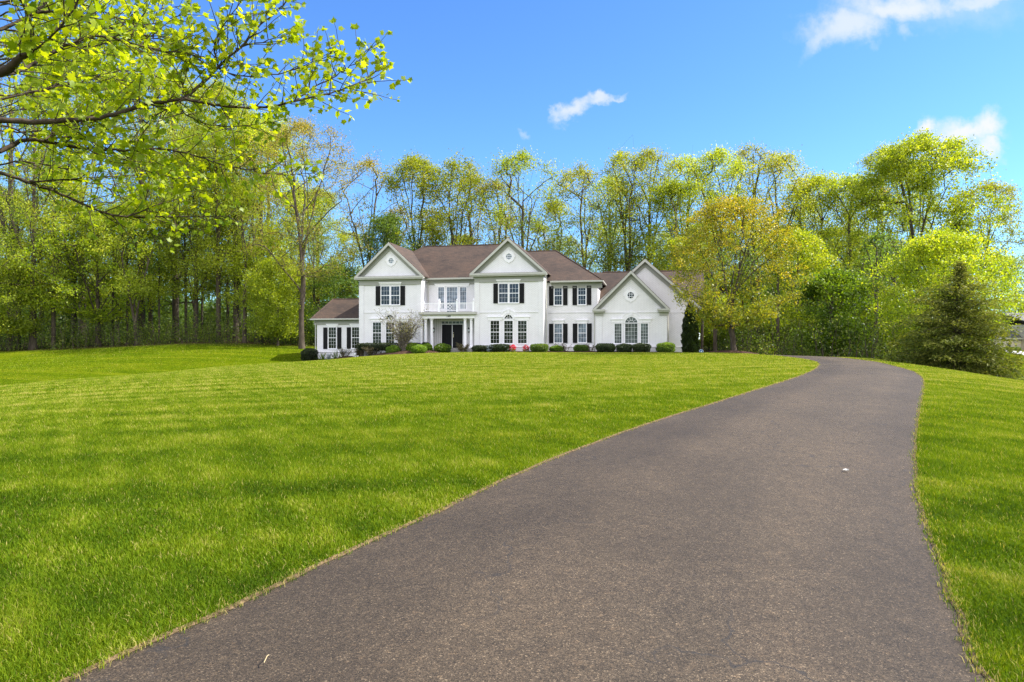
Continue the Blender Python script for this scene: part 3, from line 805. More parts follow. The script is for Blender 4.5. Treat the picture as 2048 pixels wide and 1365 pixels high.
        for k in range(1, spokes):
            a = math.pi * k / spokes; d = .011
            p, q = arc(rr * .42, a), arc(rr, a); nx, nz = -math.sin(a) * d, math.cos(a) * d
            mb.ext([(p[0] - nx, p[1] - nz), (q[0] - nx, q[1] - nz), (q[0] + nx, q[1] + nz), (p[0] + nx, p[1] + nz)], v - .023, v - .005)
        wo = part(mb, 'fanlight', WH)
        part(MB().ext([arc(rr, math.pi * k / n) for k in range(n + 1)], v - .012, v - .004), 'pane', M[glass], wo)
        # brick arch with keystone
        am = MB()
        for k in range(n):
            a, b_ = math.pi * k / n, math.pi * (k + 1) / n
            am.ext([arc(rr + .10, a), arc(rr + .34, a), arc(rr + .34, b_), arc(rr + .10, b_)], v - .05, v - .003)
            am.ext([arc(rr + .341, a), arc(rr + .40, a), arc(rr + .40, b_), arc(rr + .341, b_)], v - .085, v - .003)
        am.ext([(uc - .07, zc + rr + .08), (uc + .07, zc + rr + .08), (uc + .11, zc + rr + .46), (uc - .11, zc + rr + .46)], v - .11, v - .004)
        part(am, 'arch_surround', M['band'])
    # upper storey
    for p0, p1 in ((762.9, 779), (782.6, 799)): window(p0, p1, 573.4, 609.5, V_LG, 3, 4, 'glass_up', 2)
    shutter(751.8, 760.6, 572.8, 611.4, V_LG); shutter(801.3, 810.2, 572.3, 610.9, V_LG); head(758.5, 803.5, 565.3, 571.6, V_LG)
    for p0, p1 in ((998.2, 1015.6), (1019.3, 1036.8)): window(p0, p1, 568.3, 605.4, V_C, 3, 4, 'glass_up', 2)
    shutter(987, 995.8, 567.8, 607.2, V_C); shutter(1039.4, 1048.4, 567.2, 606.8, V_C); head(993, 1041.8, 559.8, 565.8, V_C)
    window(1109.4, 1123.6, 573.4, 610, V_RW, 3, 4, 'glass_up', 2); shutter(1098.2, 1106.9, 573, 611.5, V_RW); shutter(1126.4, 1135.1, 572.6, 611, V_RW)
    window(1156.6, 1171.2, 572.6, 609.2, V_RW, 3, 4, 'glass_up', 2); shutter(1145.1, 1154, 572.3, 610.8, V_RW); shutter(1173.8, 1182.6, 571.8, 610.3, V_RW)
    for p0, p1, c in ((876.8, 888.2, 3), (893.9, 914.9, 4), (920.4, 932.8, 3)): window(p0, p1, 575, 627 if c == 4 else 618, V_PO, c, 6 if c == 4 else 5, 'glass_room')
    head(869.5, 939.5, 567.6, 573.2, V_PO)
    # ground floor
    window(657.6, 672.4, 655.3, 697, V_LW, 3, 6, 'glass', 3); shutter(647, 655, 655.5, 698.5, V_LW); shutter(674.9, 682.9, 655.2, 698, V_LW); head(653, 677, 648.2, 653.4, V_LW)
    window(704.2, 718.6, 655.1, 696.5, V_LW, 3, 6, 'glass', 3); shutter(694, 702, 655.2, 698, V_LW); head(700, 723, 648, 653.4, V_LW)
    for p0, p1 in ((746, 762.5), (772.4, 788.6), (798.5, 815)): window(p0, p1, 645.3, 687, V_LG, 3, 6, 'glass', 3)
    arch_top(772.4, 788.6, 638.9, V_LG, 'glass')
    head(740.5, 769.5, 637, 643.5, V_LG); head(791.5, 820.5, 636.8, 643.3, V_LG)
    for p0, p1 in ((981.4, 998.6), (1008.7, 1025.6), (1036.2, 1053.4)): window(p0, p1, 642.2, 687, V_C, 3, 6, 'glass', 3)
    arch_top(1008.7, 1025.6, 638.6, V_C, 'glass')
    head(975, 1005, 633.4, 640.5, V_C); head(1029.5, 1059.8, 633.2, 640.4, V_C)
    window(1109.3, 1124, 648.3, 685.4, V_RW, 3, 4, 'glass_room', 2); shutter(1098.2, 1106.8, 648, 686.8, V_RW); shutter(1126.4, 1135.2, 647.8, 686.5, V_RW); head(1105, 1129, 640.3, 646.6, V_RW)
    window(1157, 1172.2, 648, 685, V_RW, 3, 4, 'glass_room', 2); shutter(1145.7, 1154.6, 647.6, 686.3, V_RW); shutter(1174.2, 1183.4, 647.3, 686, V_RW); head(1152.6, 1176.4, 640, 646.4, V_RW)
    window(1229.3, 1243, 647.8, 686.8, V_GG, 3, 6, 'glass_curtain'); window(1281.6, 1296, 647.6, 686.6, V_GG, 3, 6, 'glass_curtain')
    window(1250.3, 1275, 647.6, 686.7, V_GG, 4, 5, 'glass_curtain', None, .05); arch_top(1250.3, 1275, 646.6, V_GG, 'glass_curtain')
    head(1222, 1246.6, 638, 645.6, V_GG); head(1279, 1303, 637.7, 645.3, V_GG)
    round_win(782.6, 522, 6.2, V_LG); round_win(1018, 513.6, 6.6, V_C); round_win(1261.5, 591, 7.0, V_GG, 'glass')
    # ---------------- porch
    zf = 1.15 - HZ
    pu0, pu1 = lg1 + .02, c0 - .02
    part(MB().box(pu0, pu1 + .0, -.30, V_PO - .003, GZ0, zf), 'porch_floor', M['stone'])
    part(MB().box(pu0 + .9, pu1 - .05, -.66, -.302, GZ0, zf - .16).box(pu0 + .9, pu1 - .05, -1.0, -.662, GZ0, zf - .32), 'porch_step', M['stone'])
    e0, e1 = U(843, -.1), U(949.5, -.1)
    z_top, z_mid, z_bot = Zl(896, 624.3, -.25), Zl(896, 629.2, -.2), Zl(896, 637.2, -.1)
    part(MB().box(e0 + .0, e1 - .02, -.10, .36, z_bot, z_mid).box(e0 + .02, pu1, .362, V_PO - .004, z_bot + .18, z_mid), 'entablature', WH)
    part(MB().box(e0 - .20, e1 + .16, -.36, .40, z_mid + .002, z_top).box(e0 - .12, e1 + .08, -.24, .38, z_mid - .07, z_mid + .001), 'cornice', GU)
    part(MB().box(pu0, pu1, .41, V_PO - .004, z_mid + .02, z_top - .03), 'balcony_floor', M['stone'])
    part(MB().box(pu0 + .01, pu1 - .01, .365, V_PO - .006, z_bot + .12, z_bot + .178), 'porch_ceiling', M['ceil'])
    # house number
    cu = bpy.data.curves.new('house_number', 'FONT'); cu.body = '149'; cu.size = .24; cu.extrude = .012; cu.align_x = 'CENTER'; cu.align_y = 'CENTER'
    co = bpy.data.objects.new('tmp', cu); COL.objects.link(co)
    dg = bpy.context.evaluated_depsgraph_get()
    me = bpy.data.meshes.new_from_object(co.evaluated_get(dg)); bpy.data.objects.remove(co)
    me.materials.clear(); me.materials.append(M['metal'])
    no = link_mesh('house_number', me, None, H); no.location = (U(897, -.12), -.116, Zl(897, 633.2, -.12)); no.rotation_euler = (R(90), 0, 0)
    # columns
    for p in (851.3, 863.5, 930.3, 942.6):
        u = U(p, .13); r = .125; hgt = z_bot - zf
        prof = [(r * 1.45, 0), (r * 1.45, .09), (r * 1.3, .10), (r * 1.38, .15), (r * 1.12, .19), (r, .24), (r * 1.0, hgt * .35), (r * .84, hgt - .20), (r * .86, hgt - .18), (r * 1.0, hgt - .16), (r * .9, hgt - .14), (r * 1.15, hgt - .07), (r * 1.35, hgt - .065), (r * 1.35, hgt - .001)]
        part(MB().lathe((u, .13, zf), prof, 20), 'column', WH, smooth=False)
    part(MB().box(pu0 + .002, pu0 + .16, .05, .30, zf, z_bot), 'pilaster', WH)
    # door
    d0, d1 = U(884.3, V_PO), U(925.4, V_PO); zd = Zl(905, 649.8, V_PO); ux = (d0 + d1) / 2
    part(MB().box(d0 - .11, d0 - .012, V_PO - .06, V_PO - .003, zf, zd + .02).box(d1 + .012, d1 + .11, V_PO - .06, V_PO - .003, zf, zd + .02)
         .box(d0 - .13, d1 + .13, V_PO - .07, V_PO - .003, zd + .021, zd + .05).box(d0 - .16, d1 + .16, V_PO - .10, V_PO - .003, zd + .30, zd + .36), 'door_frame', WH)
    tw = part(MB().box(d0 - .10, d1 + .10, V_PO - .03, V_PO - .004, zd + .052, zd + .298), 'transom_window', WH)
    tm = MB()
    for i in range(6):
        a = d0 - .06 + (d1 - d0 + .12) * i / 6; b_ = d0 - .06 + (d1 - d0 + .12) * (i + 1) / 6
        tm.box(a + .02, b_ - .02, V_PO - .036, V_PO - .031, zd + .08, zd + .27)
    part(tm, 'pane', M['glass_curtain'], tw)
    for s_, (a, b_) in ((-1, (d0, ux - .035)), (1, (ux + .035, d1))):
        mb = MB().box(a, b_, V_PO - .05, V_PO - .004, zf + .02, zd)
        w = (b_ - a); hz = zd - zf
        for i in range(2):
            for z0_, z1_ in ((.10, .34), (.40, .74), (.80, .93)):
                x0 = a + w * (.10 + .44 * i); x1 = x0 + w * .36
                mb.box(x0, x1, V_PO - .062, V_PO - .051, zf + hz * z0_, zf + hz * z1_)
        do = part(mb, 'door', M['door'])
        if s_ == 1:
            part(MB().tube([(a + .07, V_PO - .10, zf + .95), (a + .07, V_PO - .10, zf + 1.12)], .018, 8).box(a + .04, a + .10, V_PO - .075, V_PO - .052, zf + .90, zf + 1.16)
                 .box(a + .045, a + .095, V_PO - .085, V_PO - .052, zf + 1.24, zf + 1.30), 'handle', M['brass'], do)
    part(MB().box(ux - .03, ux + .03, V_PO - .055, V_PO - .004, zf + .02, zd), 'astragal', WH)
    # wall panels beside the door
    for px in (869.5, 873.5, 877.5, 881):
        u = U(px, V_PO); part(MB().box(u - .012, u + .012, V_PO - .02, V_PO - .003, zf, z_bot + .1), 'panel_mould', TR)
    # lanterns
    for px in (867.2, 938.6):
        u = U(px, V_PO - .1); z = Zl(px, 661, V_PO)
        if px > 900: u = U(938.6, V_PO)
        ln = part(MB().box(u - .05, u + .05, V_PO - .03, V_PO - .003, z - .16, z + .16).tube([(u, V_PO - .03, z + .12), (u, V_PO - .11, z + .24), (u, V_PO - .16, z + .18)], .014, 6)
             .lathe((u, V_PO - .16, z - .14), [(.03, -.06), (.055, -.01), (.07, 0), (.08, .26), (.10, .27), (.03, .36)], 6), 'lantern', M['metal'])
        part(MB().lathe((u, V_PO - .16, z - .12), [(.074, .02), (.082, .20)], 6), 'lantern_glass', M['sign_white'], ln)
    # balcony railing
    vr = -.05; zb, zt = Zl(896, 623.6, vr), Zl(896, 606.2, vr)
    posts = [845.9, 878.6, 914.2, 947.2]
    us = [U(p, vr) for p in posts]
    rail = part(MB().box(us[0], us[3], vr - .03, vr + .03, zt - .06, zt).box(us[0], us[3], vr - .025, vr + .025, zb + .06, zb + .11), 'balcony_rail', WH)
    for u in us:
        part(MB().box(u - .075, u + .075, vr - .075, vr + .075, z_top + .002, zt + .10).box(u - .095, u + .095, vr - .095, vr + .095, zt + .101, zt + .14)
             .lathe((u, vr, zt + .14), [(.03, 0), (.07, .04), (.08, .09), (.05, .15), (.012, .19)], 10), 'balcony_post', WH)
    for a, b_, n in ((us[0], us[1], 13), (us[2], us[3], 13)):
        for i in range(1, n):
            u = a + (b_ - a) * i / n
            part(MB().box(u - .015, u + .015, vr - .014, vr + .014, zb + .111, zt - .061), 'baluster', WH)
    a, b_ = us[1] + .075, us[2] - .075
    for i in (1, 2, 3, 9, 10, 11):
        u = a + (b_ - a) * i / 12
        part(MB().box(u - .015, u + .015, vr - .014, vr + .014, zb + .111, zt - .061), 'baluster', WH)
    lt = MB(); c0_, c1_ = a + (b_ - a) * .28, a + (b_ - a) * .72; zz0, zz1 = zb + .11, zt - .06; um = (c0_ + c1_) / 2; zm = (zz0 + zz1) / 2
    def bar(p, q, k):
        d = np.array(q) - np.array(p); nrm = np.array([-d[1], d[0]]) / np.linalg.norm(d) * .017
        lt.ext([tuple(p - nrm), tuple(q - nrm), tuple(np.array(q) + nrm), tuple(np.array(p) + nrm)], vr - .018 - k, vr + .018 + k)
    A_ = np.array
    bar(A_((c0_, zz0)), A_((c1_, zz1)), .001); bar(A_((c0_, zz1)), A_((c1_, zz0)), .003)
    bar(A_((c0_, zm)), A_((um, zz1)), .005); bar(A_((um, zz1)), A_((c1_, zm)), .007); bar(A_((c1_, zm)), A_((um, zz0)), .009); bar(A_((um, zz0)), A_((c0_, zm)), .011)
    part(lt, 'rail_lattice', WH)
    # ---------------- downspouts
    def spout(u, v, z1, z0=-.1):
        part(MB().tube([(u, v - .30, z1), (u, v - .30, z1 - .08), (u, v - .07, z1 - .32), (u, v - .07, z0 + .2), (u, v - .07, z0 + .12), (u, v - .25, z0)], .042, 8), 'downspout', M['gutter'])
    spout(c1 + .12, V_RW - .9, ze_c - .14, .2); spout(gg0 - .10, V_GG + .1, ze_gg - .14, .1); spout(gg1 + .10, V_GB - 1.6, ze_gg - .14, .1); spout(lw0 - .10, V_LW, ze_lw - .1, -.9); spout(lg1 + .12, V_PO, ze_m - .1, 2.9)
    # carriage lamp on the garage corner
    z = Zl(1394, 673, V_GB) ; u = gb1 + .18
    part(MB().box(gb1 + .002, gb1 + .05, V_GB + .3, V_GB + .42, z - .2, z + .2).lathe((u, V_GB + .36, z - .2), [(.04, -.08), (.10, 0), (.12, .34), (.14, .36), (.04, .5)], 6), 'garage_lamp', M['sign_white'])
    return H
# ------------------------------------------------------------------ plant builders
def frames(t):                                # two unit vectors perpendicular to each row of t
    a = np.where(np.abs(t[:, 2:3]) < .9, np.array([[0, 0, 1.0]]), np.array([[1.0, 0, 0]]))
    x = np.cross(t, a); x /= np.linalg.norm(x, axis=1)[:, None] + 1e-9
    return x, np.cross(t, x)

def tubes_mesh(name, P, par, rad, mat, nmin=3):
    """one frustum per skeleton edge, parent -> child, sharing radii at the joints"""
    idx = np.where(par >= 0)[0]
    a, b = P[par[idx]], P[idx]
    ra, rb = rad[par[idx]], rad[idx]
    ra = np.minimum(ra, rb * 1.9)
    d = b - a; ln = np.linalg.norm(d, axis=1); k = ln > 1e-6
    a, b, ra, rb, d, ln = a[k], b[k], ra[k], rb[k], d[k], ln[k]
    t = d / ln[:, None]
    a = a - t * (ra * .25)[:, None]
    x, y = frames(t)
    V, Lp, S = [], [], []; off = 0
    for lo, hi, n in ((.05, 9, 9), (.018, .05, 5), (0, .018, nmin)):
        m = (ra >= lo) & (ra < hi)
        c = m.sum()
        if not c: continue
        ang = 2 * np.pi * np.arange(n) / n
        cs, sn = np.cos(ang), np.sin(ang)
        off_ = x[m][:, None] * cs[None, :, None] + y[m][:, None] * sn[None, :, None]
        A = a[m][:, None] + off_ * ra[m][:, None, None]; B_ = b[m][:, None] + off_ * rb[m][:, None, None]
        V.append(np.concatenate([A, B_], 1).reshape(-1, 3))
        base = (np.arange(c) * 2 * n + off)[:, None, None]
        i = np.arange(n)
        q = np.stack([i, i + n, (i + 1) % n + n, (i + 1) % n], -1)[None] + base
        Lp.append(q.reshape(-1)); S.append(np.full(c * n, 4)); off += c * 2 * n
    return np_mesh(name, np.concatenate(V), np.concatenate(Lp), np.concatenate(S), mat, None, True)

RHOMB = (np.array([[0, 0, 0], [.36, .5, .05], [0, 1, -.06], [-.36, .5, .05]]), [[0, 1, 2, 3]])
NEEDLE = (np.array([[-.10, 0, 0], [.10, 0, 0], [.16, .55, -.06], [0, 1, -.16], [-.16, .55, -.06]]), [[0, 1, 2, 3, 4]])
def _syc():
    o = [(0, 0), (.16, -.06), (.42, .04), (.34, .20), (.62, .40), (.40, .44), (.34, .62), (.17, .60), (0, 1.0), (-.17, .60), (-.34, .62), (-.40, .44), (-.62, .40), (-.34, .20), (-.42, .04), (-.16, -.06)]
    v = [(0, .32, 0)] + [(x, y, -.16 * abs(x) ** 1.3 - .10 * max(0, y - .4)) for x, y in o]
    n = len(o)
    return np.array(v), [[0, 1 + i, 1 + (i + 1) % n] for i in range(n)]
SYC = _syc()

def leaves_mesh(name, pos, tdir, nrm, size, tint, mat, shape=RHOMB):
    V, Fc = shape
    t = tdir / (np.linalg.norm(tdir, axis=1)[:, None] + 1e-9)
    b = np.cross(t, nrm); b /= np.linalg.norm(b, axis=1)[:, None] + 1e-9
    n = np.cross(b, t)
    v = pos[:, None] + (b[:, None] * V[None, :, :1] + t[:, None] * V[None, :, 1:2] + n[:, None] * V[None, :, 2:3]) * size[:, None, None]
    k = len(V); N = len(pos)
    lp = np.concatenate([np.array(f) for f in Fc])
    loops = (np.arange(N) * k)[:, None] + lp[None]
    sizes = np.tile([len(f) for f in Fc], N)
    return np_mesh(name, v.reshape(-1, 3), loops, sizes, mat, {'tint': np.repeat(np.clip(tint, 0, 1), k)})

def unit(n, rng, up=0.0):
    v = rng.normal(0, 1, (n, 3)); v[:, 2] += up
    return v / np.linalg.norm(v, axis=1)[:, None]

def skeleton(seed, H, hw, base, trunk_r, n_tip=420, forks=0, fork_h=.5, limbs=9, shape='oval', lean=(0, 0), wig=.02, clump=.8, top_bias=.0, bf=.35):
    """trunk + main limbs + twigs wired to tips scattered through the crown volume"""
    rng = np.random.default_rng(seed)
    P, par = [], []
    def addn(p, q): P.append(np.array(p, float)); par.append(q); return len(P) - 1
    cz = (base + H) / 2 * 1.0; rz = (H - base) / 2
    def env(z):                               # crown half width at height z
        u = np.clip((z - base) / (H - base), 0, 1)
        if shape == 'oval': return hw * np.sqrt(np.clip(1 - (1.92 * u - .90) ** 2, 0, 1)) ** .75
        if shape == 'globe': return hw * np.sqrt(np.clip(1 - (1.95 * u - .95) ** 2, 0, 1))
        if shape == 'vase': return hw * (np.sin(np.pi * np.clip(u * .86 + .1, 0, 1)) ** .7) * (.55 + .6 * u)
        if shape == 'pyr': return hw * (1 - u) ** .75 * np.clip(u * 9 + .35, 0, 1)
        if shape == 'col': return hw * np.clip(1 - np.abs(2 * u - 1) ** 3.5, 0, 1)
        if shape == 'round': return hw * np.clip(1 - np.abs(2 * u - 1) ** 2.4, 0, 1) ** .6
    prev = addn((0, 0, -.4), -1)
    hs = H * (fork_h if forks else .86)
    n = max(8, int(hs / (H / 26)))
    wx = np.cumsum(rng.normal(0, wig * H / n * 2.0, (n + 1, 2)), 0)
    trunk = [prev]
    for i in range(0, n + 1):
        f = i / n
        p = np.array([lean[0] * H * f ** 1.5 + wx[i, 0] * f, lean[1] * H * f ** 1.5 + wx[i, 1] * f, hs * f])
        prev = addn(p, prev); trunk.append(prev)
    def limb(start, end, bulge, k=9):
        s = P[start]; c = s + (end - s) * np.array([.42, .42, .52]) + np.array([0, 0, bulge])
        q = start; w = np.cumsum(rng.normal(0, .018 * np.linalg.norm(end - s), (k + 1, 3)), 0)
        ids = []
        for i in range(1, k + 1):
            f = i / k
            p = s * (1 - f) ** 2 + c * 2 * f * (1 - f) + end * f * f + w[i] * f
            q = addn(p, q); ids.append(q)
        return ids
    leaders = []
    if forks:
        a0 = rng.uniform(0, 6.28)
        for k in range(forks):
            a = a0 + 6.28 * k / forks + rng.normal(0, .25)
            z = H * rng.uniform(.86, .99); r = env(z) * rng.uniform(.35, .8) + hw * .12
            leaders += limb(trunk[-1 - (k % 2)], np.array([math.cos(a) * r + lean[0] * H, math.sin(a) * r + lean[1] * H, z]), H * .03, 12)
    pool = [t for t in trunk if P[t][2] > base * .75] + leaders
    ga = rng.uniform(0, 6.28)
    for k in range(limbs):
        st = pool[int(len(pool) * min(.97, (k + rng.random()) / limbs * .9))]
        z0 = P[st][2]
        ga += 2.4 + rng.normal(0, .3)
        z = min(H * .97, max(base + .1 * (H - base), z0 + (H - z0) * rng.uniform(.30, .85)))
        if shape == 'pyr': z = z0 + hw * .12
        r = env(z) * rng.uniform(.7, 1.0)
        limb(st, np.array([math.cos(ga) * r + lean[0] * z, math.sin(ga) * r + lean[1] * z, z]), (H - base) * .02)
    # tips
    m = n_tip * 3
    z = base + (H - base) * rng.random(m) ** (1 - .35 * top_bias)
    a = rng.uniform(0, 6.28, m)
    r = env(z) * rng.random(m) ** .38
    lump = 1 + .22 * np.sin(a * 3 + z * 1.1 + seed) + .15 * np.sin(a * 5 - z * 2.3 + seed * 2)
    r = r * np.clip(lump, .5, 1.25) * (1 + np.abs(rng.normal(0, .10, m)))
    z = z + np.abs(rng.normal(0, .022 * H, m)) * (rng.random(m) < .5) - (z > base + .92 * (H - base)) * .02 * H
    T = np.c_[np.cos(a) * r + lean[0] * z, np.sin(a) * r + lean[1] * z, z]
    # clumps: keep tips near a set of attracting centres so gaps open between
    nc = max(10, n_tip // 14)
    C = T[rng.choice(m, nc, False)]
    d = np.sqrt(((T[:, None] - C[None]) ** 2).sum(-1)).min(1)
    keep = np.argsort(d / (1e-3 + rng.random(m) ** clump))[:n_tip]
    T = T[keep]
    # greedy wiring (short edge + short way back to the root)
    N0 = len(P); P_ = np.array(P); pa = list(par)
    plen = np.zeros(N0)
    for i in range(1, N0): plen[i] = plen[pa[i]] + np.linalg.norm(P_[i] - P_[pa[i]])
    ok = P_[:, 2] > base * .7
    dist = np.sqrt(((T[:, None] - P_[None]) ** 2).sum(-1)); dist = dist * (1 + .18 * dist) + bf * plen[None] * .5 + np.where(P_[None, :, 2] > T[:, None, 2] + .3, 1.5, 0) + np.where(ok, 0, 1e3)[None]
    best = dist.argmin(1); cost = dist.min(1)
    nodes = [p for p in P_]; pl = list(plen); done = np.zeros(len(T), bool); tips = []
    for _ in range(len(T)):
        j = int(np.where(done, 1e9, cost).argmin()); done[j] = True
        q = int(best[j]); s = nodes[q]; e_ = T[j]; Ld = np.linalg.norm(e_ - s)
        k = max(1, int(Ld / (H * .045)))
        for i in range(1, k + 1):
            f = i / k
            p = s + (e_ - s) * f + np.array([0, 0, -.06 * Ld * math.sin(math.pi * f)]) + rng.normal(0, .02 * Ld, 3) * (f < 1)
            nodes.append(p); pa.append(q); pl.append(pl[q] + np.linalg.norm(p - nodes[q])); q = len(nodes) - 1
            c = np.sqrt(((T - p) ** 2).sum(1)); c = c * (1 + .18 * c) + bf * pl[q] * .5 + np.where(p[2] > T[:, 2] + .3, 1.5, 0)
            b_ = c < cost; best[b_] = q; cost[b_] = c[b_]
        tips.append(q)
    P_ = np.array(nodes); pa = np.array(pa)
    w = np.zeros(len(P_)); w[tips] = 1
    e_ = 1.85; acc = np.zeros(len(P_)); acc[tips] += 1
    for i in range(len(P_) - 1, 0, -1): acc[pa[i]] += max(acc[i], .4)
    rad = acc ** (1 / e_); rad = rad / rad[1] * trunk_r
    rad = np.maximum(rad, .006)
    fl = np.clip(1 - P_[:, 2] / (H * .05), 0, 1); tr = np.zeros(len(P_)); tr[:len(trunk)] = 1
    rad *= 1 + .45 * fl * tr
    return P_, pa, rad, np.array(tips), env

def make_tree(name, seed, H, hw, base, trunk_r, leaf='lf_green', n_tip=420, per=14, size=.17, spread=.55, bark='bark', age=.25, up=.35, droop=.2, shape_leaf=RHOMB, **kw):
    """returns (trunk mesh, crown mesh)"""
    P, pa, rad, tips, env = skeleton(seed, H, hw, base, trunk_r, n_tip, **kw)
    rng = np.random.default_rng(seed + 5000)
    tm = tubes_mesh(name + '_trunk', P, pa, rad, M[bark])
    n = len(tips) * per
    c = np.repeat(np.arange(len(tips)), per)
    tp = P[tips][c]; pr = P[pa[tips]][c]
    f = rng.random(n)[:, None] ** .8
    pos = tp * f + pr * (1 - f)
    pos = pos + rng.normal(0, 1, (n, 3)) * np.array([spread, spread, spread * .62]) * (.35 + .65 * rng.random((n, 1)))
    nr = unit(n, rng, up)
    td = unit(n, rng, -droop)
    hrel = (pos[:, 2] - base) / (H - base + 1e-6)
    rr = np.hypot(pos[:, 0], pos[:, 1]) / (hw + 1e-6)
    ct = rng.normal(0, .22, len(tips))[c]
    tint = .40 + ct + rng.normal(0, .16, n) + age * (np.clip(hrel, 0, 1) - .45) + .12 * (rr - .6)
    sz = size * rng.uniform(.6, 1.3, n)
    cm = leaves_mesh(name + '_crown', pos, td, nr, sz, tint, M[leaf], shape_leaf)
    return tm, cm

def place_tree(name, meshes, loc, rz, label, cat='tree', group=None, scale=1.0, crown_mat=None):
    t = empty(name, loc, rz, scale)
    tag(t, label, cat, group)
    link_mesh('trunk', meshes[0], None, t)
    cr = link_mesh('crown', meshes[1], None, t)
    if crown_mat:
        cr.material_slots[0].link = 'OBJECT'; cr.material_slots[0].material = M[crown_mat]
    return t

def seen(px, py_top, D):                      # ground point and height of a thing seen at px whose top shows at py_top
    x = (px - CX) / F * D
    g = gz1(x, D)
    return x, g, EYE + (HY - py_top) / F * D - g

# kind presets: leaf material, tips, leaves per tip, leaf size, clump spread, ...
KIND = {
 'dense':  dict(leaf='lf_green', n_tip=760, per=31, size=0.184, spread=.62, limbs=14, age=.3),
 'fresh':  dict(leaf='lf_fresh', n_tip=700, per=28, size=.17, spread=.42, limbs=16, age=.3, shape='round'),
 'lime':   dict(leaf='lf_lime', n_tip=700, per=28, size=.17, spread=.46, limbs=14, age=.35, shape='round'),
 'yellow': dict(leaf='lf_yellow', n_tip=760, per=23, size=0.168, spread=.64, limbs=13, age=.3),
 'gold':   dict(leaf='lf_gold', n_tip=720, per=26, size=0.176, spread=.62, limbs=12, age=.35, forks=3, fork_h=.42),
 'orange': dict(leaf='lf_orange', n_tip=720, per=22, size=0.160, spread=.62, limbs=12, age=.6),
 'sparse': dict(leaf='lf_yellow', n_tip=640, per=17, size=0.152, spread=.60, limbs=12, age=.5, forks=3, fork_h=.45),
 'bare':   dict(leaf='lf_bud', n_tip=560, per=8, size=.16, spread=.50, limbs=11, age=.5, forks=3, fork_h=.35),
 'slim':   dict(leaf='lf_yellow', n_tip=520, per=22, size=0.160, spread=.62, limbs=10, age=.3, shape='col'),
 'dark':   dict(leaf='lf_dark', n_tip=660, per=29, size=0.160, spread=.55, limbs=12, age=.3),
}
def grown(px, D, top, hwpx, base_py, kind, seed, label, name='deciduous_tree', group=None, tr=None, **over):
    x, g, H = seen(px, top, D)
    hw = hwpx / F * D * 1.1
    base = max(.8, EYE + (HY - base_py) / F * D - g)
    k = dict(KIND[kind]); k.update(over)
    tr = tr or max(.10, min(.42, H * .0115))
    sc = D / 75.0
    if kind not in ('fresh', 'lime') and D > 55: k['size'] *= min(1.15, max(.6, sc)); k['spread'] *= min(1.1, max(.6, sc))
    ms = make_tree(name, seed, H, hw, base, tr, **k)
    return place_tree(name, ms, (x, D, g - .05), random.Random(seed).uniform(-.3, .3), label, 'tree', group), ms

def hemlock(seed, H, hw, tr):
    rng = np.random.default_rng(seed)
    P, pa = [np.array([0, 0, -.3])], [-1]
    n = 40; wob = np.cumsum(rng.normal(0, .014, (n, 2)), 0)
    for i in range(n):
        P.append(np.array([wob[i, 0], wob[i, 1], H * (i + 1) / n])); pa.append(len(P) - 2)
    rad = [tr * 1.2] + [tr * (1 - .97 * (i + 1) / n) + .006 for i in range(n)]
    pos, td, nr, tint, sz = [], [], [], [], []
    nb = 330; ga = 0
    for b in range(nb):
        u = (b + rng.random()) / nb
        z = H * (.01 + .97 * u ** 1.25)
        f = z / H
        r = hw * np.interp(f, [0, .10, .33, .52, .66, .78, .88, 1], [.88, 1.0, .98, .82, .58, .32, .14, .02]) * rng.uniform(.45, 1.22)
        ga += 2.4 + rng.normal(0, .3)
        q = 1 + min(n - 1, int(f * n)); s = P[q]
        d = np.array([math.cos(ga), math.sin(ga), 0])
        k = 8; last = q; ups = rng.uniform(.05, .5) + .5 * f
        for i in range(1, k + 1):
            t = i / k
            p = s + d * r * t + np.array([0, 0, r * (ups * t - .38 * t * t)]) + rng.normal(0, .025, 3)
            P.append(p); pa.append(last); rad.append(max(.004, .028 * (1 - t) * (1 - f) + .004)); last = len(P) - 1
            if i < 3 and f < .5: continue
            m = int((34 if f < .45 else 20 if f < .6 else 10 if f < .75 else 5) * (r / hw) ** .5 * (.55 + .8 * t)) + 3
            side = np.cross(d, [0, 0, 1.0])
            o = rng.normal(0, 1, m)[:, None] * side[None] * r * .15 * (1.3 - .7 * t) + rng.normal(0, .07, (m, 3)) + d[None] * rng.normal(0, .08, (m, 1)) * r
            o[:, 2] -= np.abs(rng.normal(0, .08, m))
            pos.append(p + o)
            t_ = d[None] * .9 + side[None] * np.sign(rng.normal(0, 1, (m, 1))) * .6 + rng.normal(0, .35, (m, 3)); t_[:, 2] += rng.normal(-.1, .4)
            td.append(t_); nr.append(unit(m, rng, .7))
            tint.append(.22 + .40 * t + rng.normal(0, .10) + rng.normal(0, .15, m) + .30 * f); sz.append(rng.uniform(.07, .17, m))
    tm = tubes_mesh('evergreen_trunk', np.array(P), np.array(pa), np.array(rad), M['bark'])
    cm = leaves_mesh('evergreen_crown', np.concatenate(pos), np.concatenate(td), np.concatenate(nr), np.concatenate(sz), np.concatenate(tint), M['lf_hemlock'], NEEDLE)
    return tm, cm

